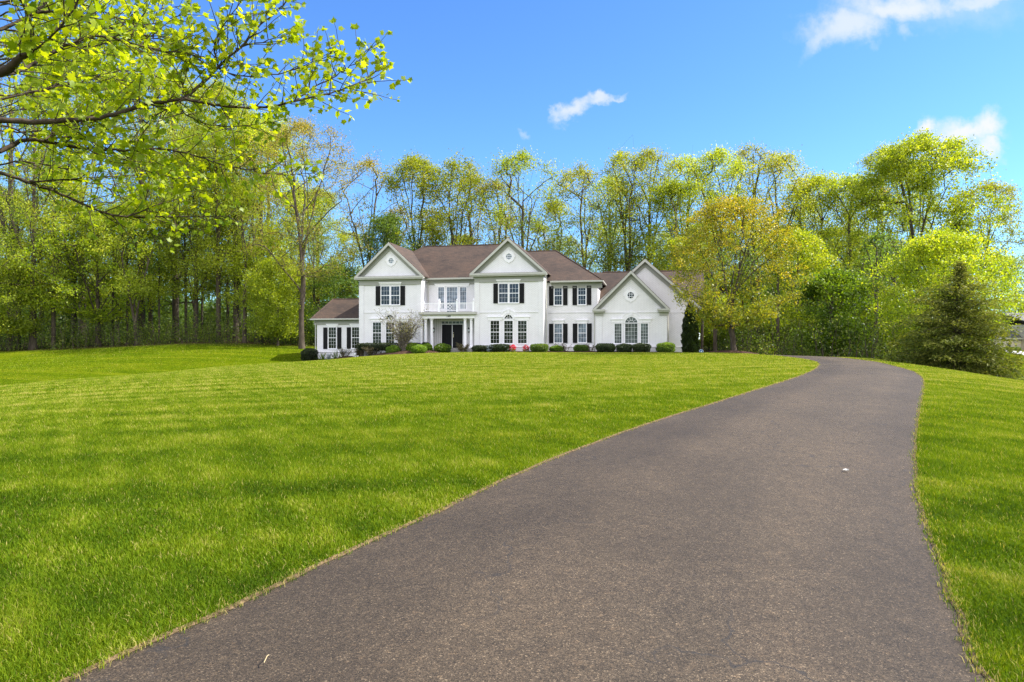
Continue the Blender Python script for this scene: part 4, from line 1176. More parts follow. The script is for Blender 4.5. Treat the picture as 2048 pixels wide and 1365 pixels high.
def shrub_mesh(seed, wx, wy, h, e, leaf, n, size, hollow=.0, lumpy=.08, base=.0, shape=RHOMB, taper=None):
    """clipped or loose shrub: leaves through the outer shell of a superellipsoid"""
    rng = np.random.default_rng(seed)
    d = unit(n, rng)
    k = (np.abs(d[:, 0]) ** e + np.abs(d[:, 1]) ** e + np.abs(d[:, 2]) ** e) ** (-1 / e)
    lump = 1 + lumpy * (np.sin(d[:, 0] * 5 + seed) * np.sin(d[:, 1] * 6 + seed * 2) + np.sin(d[:, 2] * 7 + d[:, 0] * 4 + seed))
    r = k * lump * (1 - np.abs(rng.normal(0, .10, n)))
    p = d * r[:, None] * np.array([wx / 2, wy / 2, h / 2]) + np.array([0, 0, h / 2 + base])
    if taper is not None:
        f = np.clip((p[:, 2] - base) / h, 0, 1); s = taper(f); p[:, 0] *= s; p[:, 1] *= s
    k2 = p[:, 2] > -.05
    p, d = p[k2], d[k2]; m = len(p)
    nr = d * .9 + unit(m, rng) * .8; td = unit(m, rng, .3) + d * .5
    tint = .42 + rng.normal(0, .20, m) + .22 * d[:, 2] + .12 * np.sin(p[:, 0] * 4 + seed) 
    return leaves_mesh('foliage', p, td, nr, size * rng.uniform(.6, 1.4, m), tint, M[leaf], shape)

def stems_mesh(seed, n, h, spread, r, curve=.4, sub=2, base_r=.08):
    rng = np.random.default_rng(seed)
    P, pa, rad, tips = [np.zeros(3) - np.array([0, 0, .1])], [-1], [r], []
    for s in range(n):
        a = rng.uniform(0, 6.28); hh = h * rng.uniform(.65, 1.0); sp = spread * rng.uniform(.3, 1.0)
        q = 0; k = 8; st = np.array([math.cos(a), math.sin(a), 0])
        for i in range(1, k + 1):
            t = i / k
            p = st * (base_r * min(1, t * 3) + sp * t ** (1 + curve)) + np.array([0, 0, hh * (t - .10 * t * t)]) + rng.normal(0, .015 * h, 3)
            P.append(p); pa.append(q); rad.append(r * (1 - .8 * t)); q = len(P) - 1
            if i > 2:
                tips.append(q)
                for _ in range(sub):
                    d = unit(1, rng, .7)[0] * h * rng.uniform(.07, .18)
                    P.append(p + d); pa.append(q); rad.append(r * .3); tips.append(len(P) - 1)
    return np.array(P), np.array(pa), np.array(rad), np.array(tips)

def stem_shrub(name, seed, loc, n, h, spread, r, leaf, per, size, label, cat='shrub', group=None, curve=.4, sub=2, bark='bark_grey', sp=.06):
    P, pa, rad, tips = stems_mesh(seed, n, h, spread, r, curve, sub)
    rng = np.random.default_rng(seed + 9)
    t = empty(name, loc); tag(t, label, cat, group)
    link_mesh('stems', tubes_mesh('stems', P, pa, rad, M[bark]), None, t)
    c = np.repeat(np.arange(len(tips)), per); k = rng.random(len(c)) < .9; c = c[k]; m = len(c)
    pos = P[tips][c] + rng.normal(0, sp, (m, 3))
    link_mesh('leaves', leaves_mesh('leaves', pos, unit(m, rng, .3), unit(m, rng, .6), size * rng.uniform(.6, 1.3, m), .45 + rng.normal(0, .22, m), M[leaf]), None, t)
    return t
# ------------------------------------------------------------------ wood and garden trees
def build_trees():
    WL, WB, WR = 'tall trees of the wood left of the house', 'tall trees standing behind the house', 'tall trees of the wood right of the house'
    protos = {}
    def g(key, *a, **k):
        o, ms = grown(*a, **k); protos[key] = ms; return o
    # --- wood on the left, front row
    g('a', 22, 77, 70, 130, 628, 'dense', 1, 'tall leafy green tree at the left edge of the picture', group=WL)
    g('b', 66, 70, 160, 95, 600, 'yellow', 2, 'green tree with thick dark trunk, second from the left edge', group=WL)
    g('c', 107, 70.5, 340, 72, 610, 'yellow', 3, 'leafy maple at wood edge with slim trunk just right of a thick one', 'maple_tree', group=WL, leaf='lf_lime')
    g('d', 196, 72, 425, 118, 640, 'fresh', 4, 'bright green maple bulging out of the wood edge on the left', 'maple_tree', group=WL, leaf='lf_lime', size=.2, tr=.28, clump=1.2)
    g('e', 165, 84, 90, 105, 560, 'yellow', 5, 'very tall thin-leaved tree towering behind the bright green maple', group=WL, per=34, n_tip=900)
    g('f', 283, 76, 120, 90, 520, 'orange', 6, 'tall half-bare tree with orange-tinged top behind the overhanging branches', group=WL, per=12)
    g('g', 272, 70.5, 400, 70, 600, 'yellow', 7, 'leafy tree with forked trunk base at the wood edge', group=WL, forks=2, fork_h=.18)
    g('h', 352, 80, 140, 95, 560, 'yellow', 8, 'tall yellow-green tree in the middle of the left wood', group=WL, per=34, n_tip=900)
    g('i', 392, 74, 300, 75, 600, 'yellow', 9, 'rounded green tree filling the middle of the left wood', group=WL, per=34, n_tip=900)
    g('j', 437, 73, 165, 82, 540, 'yellow', 10, 'slender tall tree with dark straight trunk left of the paired trunks', group=WL, per=34, n_tip=900, tr=.24)
    g('k', 472, 75, 205, 66, 520, 'slim', 11, 'straight trunked tall tree with pale foliage, left one of the paired trunks', group=WL)
    g('l', 489, 71.5, 360, 52, 610, 'sparse', 12, 'short green tree in front of the paired tall trunks', group=WL)
    g('m', 517, 74, 250, 72, 560, 'yellow', 13, 'tall yellow-green tree with thick trunk next to the forked tree', group=WL, per=34, n_tip=900, tr=.36)
    g('n', 604, 68.5, 243, 112, 560, 'sparse', 14, 'big forked tree with thick trunk and budding crown left of the house', 'oak_tree', group=WL, tr=.26, forks=4, fork_h=.40, n_tip=1000, per=22, leaf='lf_bud', limbs=18)
    g('o', 566, 82, 350, 70, 600, 'sparse', 15, 'thin young tree between the big forked tree and the yellow-green one', group=WL, per=18)
    # --- behind the house
    g('p', 668, 74, 528, 60, 690, 'dark', 16, 'low dark green tree directly behind the side wing of the house', group=WB)
    g('q', 738, 82, 318, 78, 600, 'bare', 17, 'nearly bare many-limbed tree rising behind the left gable', group=WB, n_tip=760, per=9)
    g('r', 776, 77, 432, 52, 600, 'dark', 18, 'small round green tree peeping over the left gable', group=WB)
    g('s', 828, 80, 312, 66, 570, 'gold', 19, 'golden green tree behind the left part of the main roof', group=WB)
    g('t', 897, 81, 312, 66, 565, 'gold', 20, 'golden green leaning tree behind the middle of the main roof', group=WB, lean=(.05, 0))
    g('u', 944, 88, 345, 46, 550, 'bare', 21, 'thin bare tree between the golden trees and the central gable', group=WB)
    g('v', 993, 86, 360, 48, 570, 'bare', 22, 'sparse budding tree directly left of the central gable peak', group=WB, per=10)
    g('w', 1045, 80, 302, 80, 570, 'yellow', 23, 'tall round-topped tree standing right behind the central gable', group=WB, per=20, tr=.32)
    g('x', 1106, 86, 400, 46, 570, 'sparse', 24, 'thin tree with broken crown behind the right end of the main roof', group=WB)
    g('y', 1176, 78, 335, 76, 590, 'orange', 25, 'forked orange-tinged tree leaning left above the hipped roof end', group=WB, forks=2, fork_h=.42, lean=(-.04, 0), per=18)
    g('z', 1220, 85, 352, 52, 570, 'sparse', 26, 'light green slender tree behind the forked orange-tinged one', group=WB, per=18)
    g('aa', 1254, 80, 298, 56, 550, 'orange', 27, 'tall narrow tree with twin stems above the garage ridge', group=WB, forks=2, fork_h=.3, leaf='lf_gold', per=18)
    g('ab', 1296, 80.5, 294, 54, 550, 'orange', 28, 'tall narrow orange-green tree above the garage gable', group=WB, leaf='lf_gold', per=18)
    g('ac', 1352, 75, 362, 58, 560, 'dark', 29, 'darker green dense tree just left of the orange front yard maple', group=WB, leaf='lf_green', per=32)
    # --- wood on the right
    g('ad', 1370, 84, 305, 46, 570, 'sparse', 30, 'yellow-green tree with bare twiggy top left of the maple crown', group=WR)
    g('ae', 1440, 80, 296, 64, 590, 'yellow', 31, 'yellow-green tall tree rising straight behind the front yard maple', group=WR)
    g('af', 1504, 84, 286, 56, 570, 'orange', 32, 'tree with bare pointed top and orange new leaves behind the maple', group=WR, per=12)
    g('ag', 1562, 80, 306, 78, 590, 'orange', 33, 'broad tree with pale orange crown right of the bare pointed top', group=WR, per=20, forks=3, fork_h=.45)
    g('ah', 1640, 80, 352, 74, 560, 'yellow', 34, 'wide yellow-green tree behind the small dark green tree', group=WR, per=32)
    g('ai', 1698, 76, 352, 62, 560, 'yellow', 35, 'olive green tree standing left of the tallest tree on the right', group=WR)
    g('aj', 1742, 84, 362, 52, 590, 'bare', 36, 'twiggy half-bare tree close beside the tallest tree on the right', group=WR, per=10)
    g('ak', 1842, 70, 278, 112, 560, 'dense', 37, 'tallest broad green tree on the right with ascending limbs', 'tulip_tree', group=WR, forks=5, fork_h=.44, n_tip=1100, per=40, tr=.34, age=.4, size=.22)
    g('al', 1964, 78, 366, 74, 560, 'orange', 38, 'orange-green tree reaching out beyond the tallest tree on the right', group=WR, lean=(.05, 0), per=28)
    g('am', 1596, 60, 462, 72, 672, 'lime', 39, 'lime green tree showing behind the right side of the maple crown', group=WR)
    g('an', 1362, 66, 478, 52, 600, 'lime', 40, 'pale lime tree showing between the garage gable and the maple', group=WR, leaf='lf_green')
    # --- garden trees standing free
    FY = 'garden trees around the driveway'
    g('ao', 1468, 45, 396, 117, 655, 'orange', 41, 'orange and green spring maple on the front lawn beside the garage', 'maple_tree', group=FY, leaf='lf_maple', shape='globe', clump=1.0, n_tip=1500, per=20, size=.125, spread=.28, bark='bark', tr=.175, forks=5, fork_h=.24, limbs=24, age=.45, bf=.5)
    g('ap', 1662, 52, 545, 72, 700, 'fresh', 42, 'small dense dark green tree where the driveway bends out of sight', group=FY, n_tip=800, tr=.2)
    g('aq', 1882, 47, 466, 106, 712, 'lime', 143, 'bright yellow-green tree behind the dark evergreen beside the driveway', group=FY, n_tip=1500, per=26, size=.15, tr=.16, clump=1.6, shape='globe', limbs=26)
    x, gq, H = seen(1914, 526, 33)
    hm = hemlock(44, H + .4, 2.55, .12)
    place_tree('evergreen_tree', hm, (x, 33, gz1(x, 33) - .35), .4, 'dark feathery evergreen with thin spire on the bank right of the driveway', 'tree', FY)
    # --- understory between
    US = 'young trees under the tall wood'
    g('u1', 1540, 66, 575, 52, 690, 'dark', 45, 'low dark green tree in shade right of the maple trunk', group=US, leaf='lf_green')
    g('u2', 1418, 70, 590, 46, 690, 'fresh', 46, 'low green sapling between arborvitae and maple trunk', group=US, leaf='lf_green')
    g('u3', 1735, 60, 560, 48, 690, 'dense', 47, 'shaded green tree filling between small dark tree and lime one', group=US)
    g('u4', 1800, 62, 600, 50, 700, 'dark', 48, 'shaded dark tree behind the lime tree by the driveway', group=US)
    g('u6', 20, 69, 520, 60, 665, 'dense', 50, 'bushy green sapling low at the far left wood edge', group=US)
    g('u7', 556, 70, 520, 50, 670, 'dense', 51, 'small leafy sapling just left of the big forked trunk', group=US)
    # --- deeper rows: shared shapes
    rng = random.Random(5)
    def copy_tree(key, x, y, s, label, group, mat=None, name='deciduous_tree'):
        return place_tree(name, protos[key], (x, y, gz1(x, y) - .1), rng.uniform(0, 6.28), label, 'tree', group, s, mat)
    for i in range(15):
        px = -60 + i * 50 + rng.uniform(-12, 12); D = rng.uniform(92, 106)
        copy_tree(rng.choice('adehijm'), (px - CX) / F * D, D, rng.uniform(.85, 1.05), 'tree in the shaded second row of the wood left of the house', 'second row of the left wood', rng.choice([None, 'lf_green', 'lf_yellow']))
    for i in range(14):
        px = 1400 + i * 45 + rng.uniform(-12, 12); D = rng.uniform(92, 108)
        if px > 1935: continue
        copy_tree(rng.choice(['ae', 'ah', 'ai', 'h', 'i', 'dense2'] if False else ['ae', 'ah', 'ai', 'h', 'i']), (px - CX) / F * D, D, rng.uniform(.75, .92), 'tree in the shaded second row of the wood right of the house', 'second row of the right wood', rng.choice([None, 'lf_green', 'lf_yellow']))
    for i, px in enumerate((700, 800, 865, 925, 1012, 1075, 1140, 1240, 1330)):
        D = 98 + rng.uniform(-4, 8)
        copy_tree(rng.choice(['x', 'z', 'u', 'o']), (px - CX) / F * D, D, rng.uniform(.75, .95), 'thin tree in the open second row behind the house roofs', 'second row behind the house')
    # trees by the neighbouring house
    for px, D, top, key, lab in ((2030, 118, 512, 'b', 'green tree behind the beige neighbouring house'), (2066, 112, 500, 'ah', 'tree at the right picture edge beyond the beige house'), (1992, 120, 505, 'i', 'tree glimpsed behind the lime tree towards the beige house')):
        x, gq, H = seen(px, top, D)
        k = protos[key]; h0 = max(v.co.z for v in k[0].vertices)
        copy_tree(key, x, D, H / h0, lab, 'trees around the neighbouring house')
    # dark slim trunks along the wood edges
    def pole(px, D, top, label, seed, group):
        x, gq, H = seen(px, top, D)
        ms = make_tree('slim_tree', seed, H, 1.5, H * .45, rng.uniform(.09, .17), leaf='lf_dark', n_tip=90, per=14, size=.18, spread=.5, limbs=6)
        place_tree('slim_tree', ms, (x, D, gq - .1), 0, label, 'tree', group)
    PR, PL = 'slim dark trunks at the right wood edge', 'slim dark trunks at the left wood edge'
    for i, (px, D) in enumerate(((1404, 66), (1430, 62), (1516, 64), (1556, 58), (1618, 62), (1700, 58), (1722, 63), (1752, 57), (1790, 60), (1585, 66))):
        pole(px, D, 480 + rng.uniform(-30, 50), 'slim dark trunk in the shade of the right wood edge', 200 + i, PR)
    for i, (px, D) in enumerate(((38, 73), (150, 74), (226, 76), (255, 74), (318, 73), (372, 76), (404, 79), (455, 78), (540, 76), (580, 78), (628, 76))):
        pole(px, D, 430 + rng.uniform(-40, 60), 'slim dark trunk in the shade of the left wood edge', 220 + i, PL)
    return protos

def build_undergrowth():
    rng = np.random.default_rng(77)
    P, pa, rad = [], [], []
    pos, td, nr, tint, sz = [], [], [], [], []
    def stem(x, y, h, m):
        z = gz1(x, y)
        P.append(np.array([x, y, z - .1])); pa.append(-1); rad.append(.03); q = len(P) - 1
        k = 5; lx, ly = rng.normal(0, .18 * h, 2)
        for i in range(1, k + 1):
            t = i / k
            P.append(np.array([x + lx * t * t, y + ly * t * t, z + h * t]) + rng.normal(0, .05, 3)); pa.append(q); rad.append(.028 * (1 - .7 * t)); q = len(P) - 1
        c = np.array([x, y, z])
        u = rng.random(m)
        p = c + np.c_[lx * u * u, ly * u * u, h * u] + rng.normal(0, .40, (m, 3)) * np.array([1, 1, .6])
        p[:, 2] = np.maximum(p[:, 2], z + .04)
        pos.append(p); td.append(unit(m, rng)); nr.append(unit(m, rng, .6)); tint.append(np.clip(.35 + rng.normal(0, .2) + rng.normal(0, .18, m), 0, 1)); sz.append(rng.uniform(.09, .2, m))
    for px0, px1, n, dep in ((-80, 640, 520, 18), (1380, 1850, 340, 18), (640, 1400, 60, 10)):
        for i in range(n):
            px = rng.uniform(px0, px1)
            D = 70.0
            for _ in range(4): D = float(tree_line((px - CX) / F * D)) + .3
            D += rng.random() ** 1.4 * dep + (2 if 640 < px < 1400 else 0)
            stem((px - CX) / F * D, D, rng.uniform(.5, 3.6), int(rng.uniform(40, 110)))
    me = tubes_mesh('undergrowth', np.array(P), np.array(pa), np.array(rad), M['bark'])
    o = link_mesh('undergrowth', me); tag(o, 'tangled brown and green undergrowth below the trees of the wood', 'undergrowth', None, 'stuff')
    lm = leaves_mesh('undergrowth_leaves', np.concatenate(pos), np.concatenate(td), np.concatenate(nr), np.concatenate(sz), np.concatenate(tint), M['lf_under'])
    link_mesh('leaves', lm, None, o)

def build_farwood(protos):
    """far wood that reads as one mass behind the rows"""
    rng = np.random.default_rng(99)
    pos, tint, sz = [], [], []
    for px0, px1, n in ((-300, 690, 46), (1340, 1905, 26), (2080, 2400, 12)):
        for i in range(n):
            px = px0 + (px1 - px0) * (i + rng.random()) / n; D = rng.uniform(116, 150); x = (px - CX) / F * D
            h = rng.uniform(8, 14); r = rng.uniform(3.5, 6); m = 4200
            d = unit(m, rng); q = d * (rng.random((m, 1)) ** .4) * np.array([r, r, 0]); q[:, 2] = rng.random(m) ** 1.3 * h * np.clip(1.15 - np.hypot(q[:, 0], q[:, 1]) / r * .6, 0, 1); q += np.array([x, D, gz1(x, min(D, 140)) - .3])
            pos.append(q); tint.append(np.clip(.3 + rng.normal(0, .12) + rng.normal(0, .15, m), 0, 1)); sz.append(rng.uniform(.3, .6, m))
    for i in range(26):                        # the wood across the road, behind the viewer
        a = R(100 + i * 160 / 25); D = rng.uniform(75, 105); x, y = math.sin(a) * D, math.cos(a) * D
        h = rng.uniform(9, 15); r = rng.uniform(4, 7); m = 1500
        q = unit(m, rng) * (rng.random((m, 1)) ** .4) * np.array([r, r, 0]); q[:, 2] = rng.random(m) * h; q += np.array([x, y, -1.2])
        pos.append(q); tint.append(np.clip(.3 + rng.normal(0, .15, m), 0, 1)); sz.append(rng.uniform(.4, .8, m))
    p = np.concatenate(pos); n = len(p)
    me = leaves_mesh('far_wood', p, unit(n, rng), unit(n, rng, .5), np.concatenate(sz), np.concatenate(tint), M['lf_dark'])
    tag(link_mesh('far_wood', me), 'far wood reading as one dark green mass behind the tree rows', 'wood', None, 'stuff')

# ------------------------------------------------------------------ overhanging foreground tree
def build_overhang():
    rng = np.random.default_rng(21)
    T = empty('sycamore_tree', (-7.6, 6.2, gz1(-7.6, 6.2)))
    tag(T, 'near tree reaching in from the left with lobed yellow-green leaves overhead', 'tree')
    zt = T.location.z; org = np.array([-7.6, 6.2, zt])
    P, pa, rad = [], [], []
    def addn(p, q, r): P.append(np.array(p, float) - org); pa.append(q); rad.append(r); return len(P) - 1
    q = addn((-7.6, 6.2, zt - .3), -1, .30); tr = [q]
    for i in range(1, 19):
        q = addn((-7.6 + .04 * math.sin(i), 6.2 + .04 * math.cos(i * 1.3), zt + i * .5), q, .27 * (1 - i / 24)); tr.append(q)
    # limbs traced as pixel runs with a depth (m) at each end
    LIMBS = {
     'A': ([(0, 146), (22, 130), (43, 113), (56, 107), (66, 104)], 4.3, 4.2, .046, .030, 2.6),
     'A1': ([(66, 104), (78, 94), (90, 86), (110, 64), (129, 45), (150, 18), (168, -25), (190, -90)], 4.2, 4.0, .014, .008, None),
     'A2': ([(0, 150), (30, 148), (59, 132), (125, 95), (191, 70), (250, 80), (273, 90), (330, 104), (375, 104), (412, 128)], 4.4, 5.3, .022, .007, 2.6),
     'A3': ([(66, 104), (64, 60), (50, 20), (40, -30)], 4.3, 3.9, .016, .007, None),
     'B': ([(0, 241), (40, 245), (78, 246), (130, 242), (188, 238), (220, 232), (250, 222), (290, 210), (320, 205), (371, 197), (390, 178), (414, 160), (437, 133), (460, 113), (484, 94), (505, 70), (523, 47), (545, 28), (562, 14), (580, 0), (605, -30)], 5.0, 5.6, .040, .005, 2.2),
     'B2': ([(371, 198), (400, 205), (430, 211), (488, 216), (547, 214), (601, 200), (640, 192), (664, 186), (700, 174), (723, 163), (745, 148), (763, 130)], 5.2, 6.0, .022, .0045, None),
     'B3': ([(590, 203), (610, 188), (625, 175), (650, 163), (672, 151), (703, 132), (722, 118), (738, 101)], 5.7, 6.1, .010, .004, None),
     'B4': ([(437, 137), (452, 145), (469, 150), (508, 155), (547, 150), (586, 141), (612, 133), (633, 124), (664, 105)], 5.4, 5.9, .011, .004, None),
     'B5': ([(436, 135), (428, 110), (426, 90), (432, 76), (440, 60), (455, 40), (470, 18), (490, -10)], 5.4, 5.2, .012, .005, None),
     'B6': ([(430, 140), (410, 118), (385, 105), (360, 104), (336, 104)], 5.4, 5.6, .009, .005, None),
     'B7': ([(484, 94), (505, 88), (530, 84), (548, 76), (578, 72)], 5.5, 5.7, .008, .004, None),
     'B8': ([(365, 200), (366, 170), (358, 148), (340, 125), (310, 100), (280, 92)], 5.2, 5.6, .010, .005, None),
     'C': ([(0, 303), (20, 292), (47, 279), (90, 280), (112, 288), (148, 295), (200, 299), (250, 301), (275, 302)], 5.2, 5.6, .030, .014, 1.9),
     'C2': ([(275, 301), (310, 296), (344, 301), (383, 309), (420, 321), (453, 332), (508, 343), (550, 349), (586, 350), (627, 346)], 5.6, 6.2, .013, .004, None),
     'C3': ([(92, 280), (130, 273), (165, 276), (200, 290), (240, 313), (285, 340), (330, 352), (370, 360)], 5.3, 6.0, .012, .005, None),
     'C4': ([(90, 280), (112, 262), (150, 248), (190, 228), (220, 200), (250, 176)], 5.2, 5.8, .010, .004, None),
     'D': ([(0, 346), (40, 358), (78, 371), (110, 383), (137, 395), (160, 406), (188, 418), (215, 428), (242, 434), (280, 435), (313, 434), (370, 433), (426, 434), (455, 432)], 5.8, 6.4, .026, .004, 1.6),
     'E': ([(60, 363), (100, 362), (156, 357), (195, 355), (234, 353), (275, 351), (313, 347)], 5.8, 6.2, .013, .005, None),
     'E2': ([(250, 434), (285, 424), (320, 408), (350, 392), (380, 372), (400, 358)], 6.1, 6.5, .010, .004, None),
     'F': ([(350, 208), (362, 222), (375, 231), (392, 241), (410, 249), (440, 253), (469, 254), (505, 251), (539, 246)], 5.2, 5.8, .010, .004, None),
     'F2': ([(340, 212), (320, 225), (300, 240), (280, 258), (262, 282)], 5.2, 5.4, .008, .004, None),
     'G': ([(0, 60), (40, 40), (90, 20), (140, 28), (200, 50), (262, 70), (310, 72), (345, 78)], 4.6, 5.2, .020, .005, 3.0),
     'G2': ([(60, 30), (110, -5), (170, -30)], 4.7, 4.9, .012, .005, None),
     'I': ([(0, 200), (50, 188), (100, 176), (150, 172), (200, 150), (255, 140), (300, 146)], 5.9, 6.5, .016, .005, 2.5),
     'J': ([(0, 330), (40, 322), (90, 330), (140, 338), (200, 328)], 6.6, 7.0, .014, .005, 1.9),
     'K': ([(0, 5), (60, -8), (130, 0), (190, 14), (240, 40), (290, 52), (340, 40), (380, 22)], 5.3, 5.6, .016, .005, 3.2),
    }
    ry = random.Random(17)
    for i in range(19):
        y0 = -30 + i * 17 + ry.uniform(-12, 12); ln = ry.uniform(160, 400) * (1.0 if 60 < y0 < 340 else .75); dd = ry.uniform(5.6, 8.2)
        sl = ry.uniform(-.35, .12) if y0 > 120 else ry.uniform(-.2, .3)
        LIMBS['R%d' % i] = ([(-10 + ln * t / 8, y0 + sl * ln * t / 8 + 14 * math.sin(t * .9 + i) + ry.uniform(-5, 5)) for t in range(9)], dd, dd + ry.uniform(.1, .8), .022, .006, ry.uniform(1.4, 3.4))
    twig = []
    for key, (pts, d0, d1, r0, r1, hz) in LIMBS.items():
        n = len(pts); r0 *= .62; r1 = max(.0028, r1 * .62)
        W3 = [np.array(at(px, py, d0 + (d1 - d0) * i / (n - 1))) for i, (px, py) in enumerate(pts)]
        # resample finely and roughen slightly
        w = np.array(W3); s = np.r_[0, np.cumsum(np.linalg.norm(np.diff(w, axis=0), axis=1))]
        k = max(6, int(s[-1] / .05)); t = np.linspace(0, s[-1], k)
        w = np.stack([np.interp(t, s, w[:, j]) for j in range(3)], 1)
        w[1:-1] = w[1:-1] * .5 + (w[:-2] + w[2:]) * .25
        w[1:] += rng.normal(0, .004, (k - 1, 3))
        if key[0] == 'R':                     # lesser limbs spring off the big ones, out of view
            A = np.array(P) + org; far = np.where(A[:, 0] < w[0][0] - .35, 0, 50.0)
            q = int((np.linalg.norm(A - w[0], axis=1) + far).argmin()); st = A[q]; r0 = min(r0, rad[q] * .8)
            for i in range(1, 7):
                f = i / 7; q = addn(st * (1 - f) + w[0] * f + np.array([0, 0, .08 * math.sin(math.pi * f)]) + rng.normal(0, .012, 3), q, r0)
        elif hz is not None:                  # carries on, out of view, to the trunk
            a = tr[min(len(tr) - 1, int((hz) / .5))]; q = a; st = P[a] + org; e_ = w[0]
            for i in range(1, 12):
                f = i / 12; p = st * (1 - f) + e_ * f + np.array([0, 0, .25 * math.sin(math.pi * f)])
                q = addn(p, q, r0 * (1.9 - .9 * f))
        else:                                 # springs from the nearest node built so far
            A = np.array(P) + org; q = int(((A - w[0]) ** 2).sum(1).argmin())
        for i, p in enumerate(w):
            f = i / (k - 1)
            rr = r0 + (r1 - r0) * f ** .8
            q = addn(p, q, rr * (1 + rng.normal(0, .06)))
            if (f > .10 or hz is None) : twig.append((q, f, w[min(i + 1, k - 1)] - w[max(i - 1, 0)], r1 if f > .85 else rr))
        twig.append((q, 1.0, w[-1] - w[-3], r1)); twig.append((q, 1.0, w[-1] - w[-3], r1))
    # side shoots with leaves
    lp, lt, ln, ls, tn = [], [], [], [], []
    def leaf(p, d, s):
        lp.append(p); v = d / (np.linalg.norm(d) + 1e-9) + rng.normal(0, .55, 3); v[2] -= .35; lt.append(v)
        nn = rng.normal(0, .75, 3) + np.array([-.05, -.25, .75]); ln.append(nn); ls.append(s); tn.append(np.clip(.45 + rng.normal(0, .2), 0, 1))
    side = 1
    for (q, f, d, rr) in twig:
        
        side = -side
        d = d / (np.linalg.norm(d) + 1e-9)
        up = np.array([0, -.25, 1.0]); s_ = np.cross(d, np.array([0, 1.0, 0]))
        v = d * rng.uniform(.35, 1.0) + s_ * side * rng.uniform(.35, 1.0) + np.array([0, rng.normal(0, .55), .12])
        v /= np.linalg.norm(v)
        L_ = rng.uniform(.14, .52) * (1.0 if f < .8 else .5 if f < .97 else .28)
        k = max(3, int(L_ / .05)); p = P[q] + org; qq = q
        for i in range(1, k + 1):
            v = v + rng.normal(0, .10, 3); v[2] += .03; v /= np.linalg.norm(v)
            p = p + v * (L_ / k); qq = addn(p, qq, max(.0016, .0042 * (1 - .6 * i / k)))
            if rng.random() < .9:
                for _ in range(1 + (rng.random() < .45)):
                    a = np.cross(v, rng.normal(0, 1, 3)); leaf(p + a * .02, v * .5 + a * .8, rng.uniform(.028, .070))
        for _ in range(2): leaf(p, v, rng.uniform(.028, .066))
    tm = tubes_mesh('sycamore_branches', np.array(P), np.array(pa), np.array(rad), M['bark_fg'], 4)
    link_mesh('trunk', tm, None, T)
    lp = np.array(lp) - org
    lm = leaves_mesh('sycamore_leaves', lp, np.array(lt), np.array(ln), np.array(ls), np.array(tn), M['lf_syc'], SYC)
    link_mesh('crown', lm, None, T)
    print('overhang leaves', len(lp))

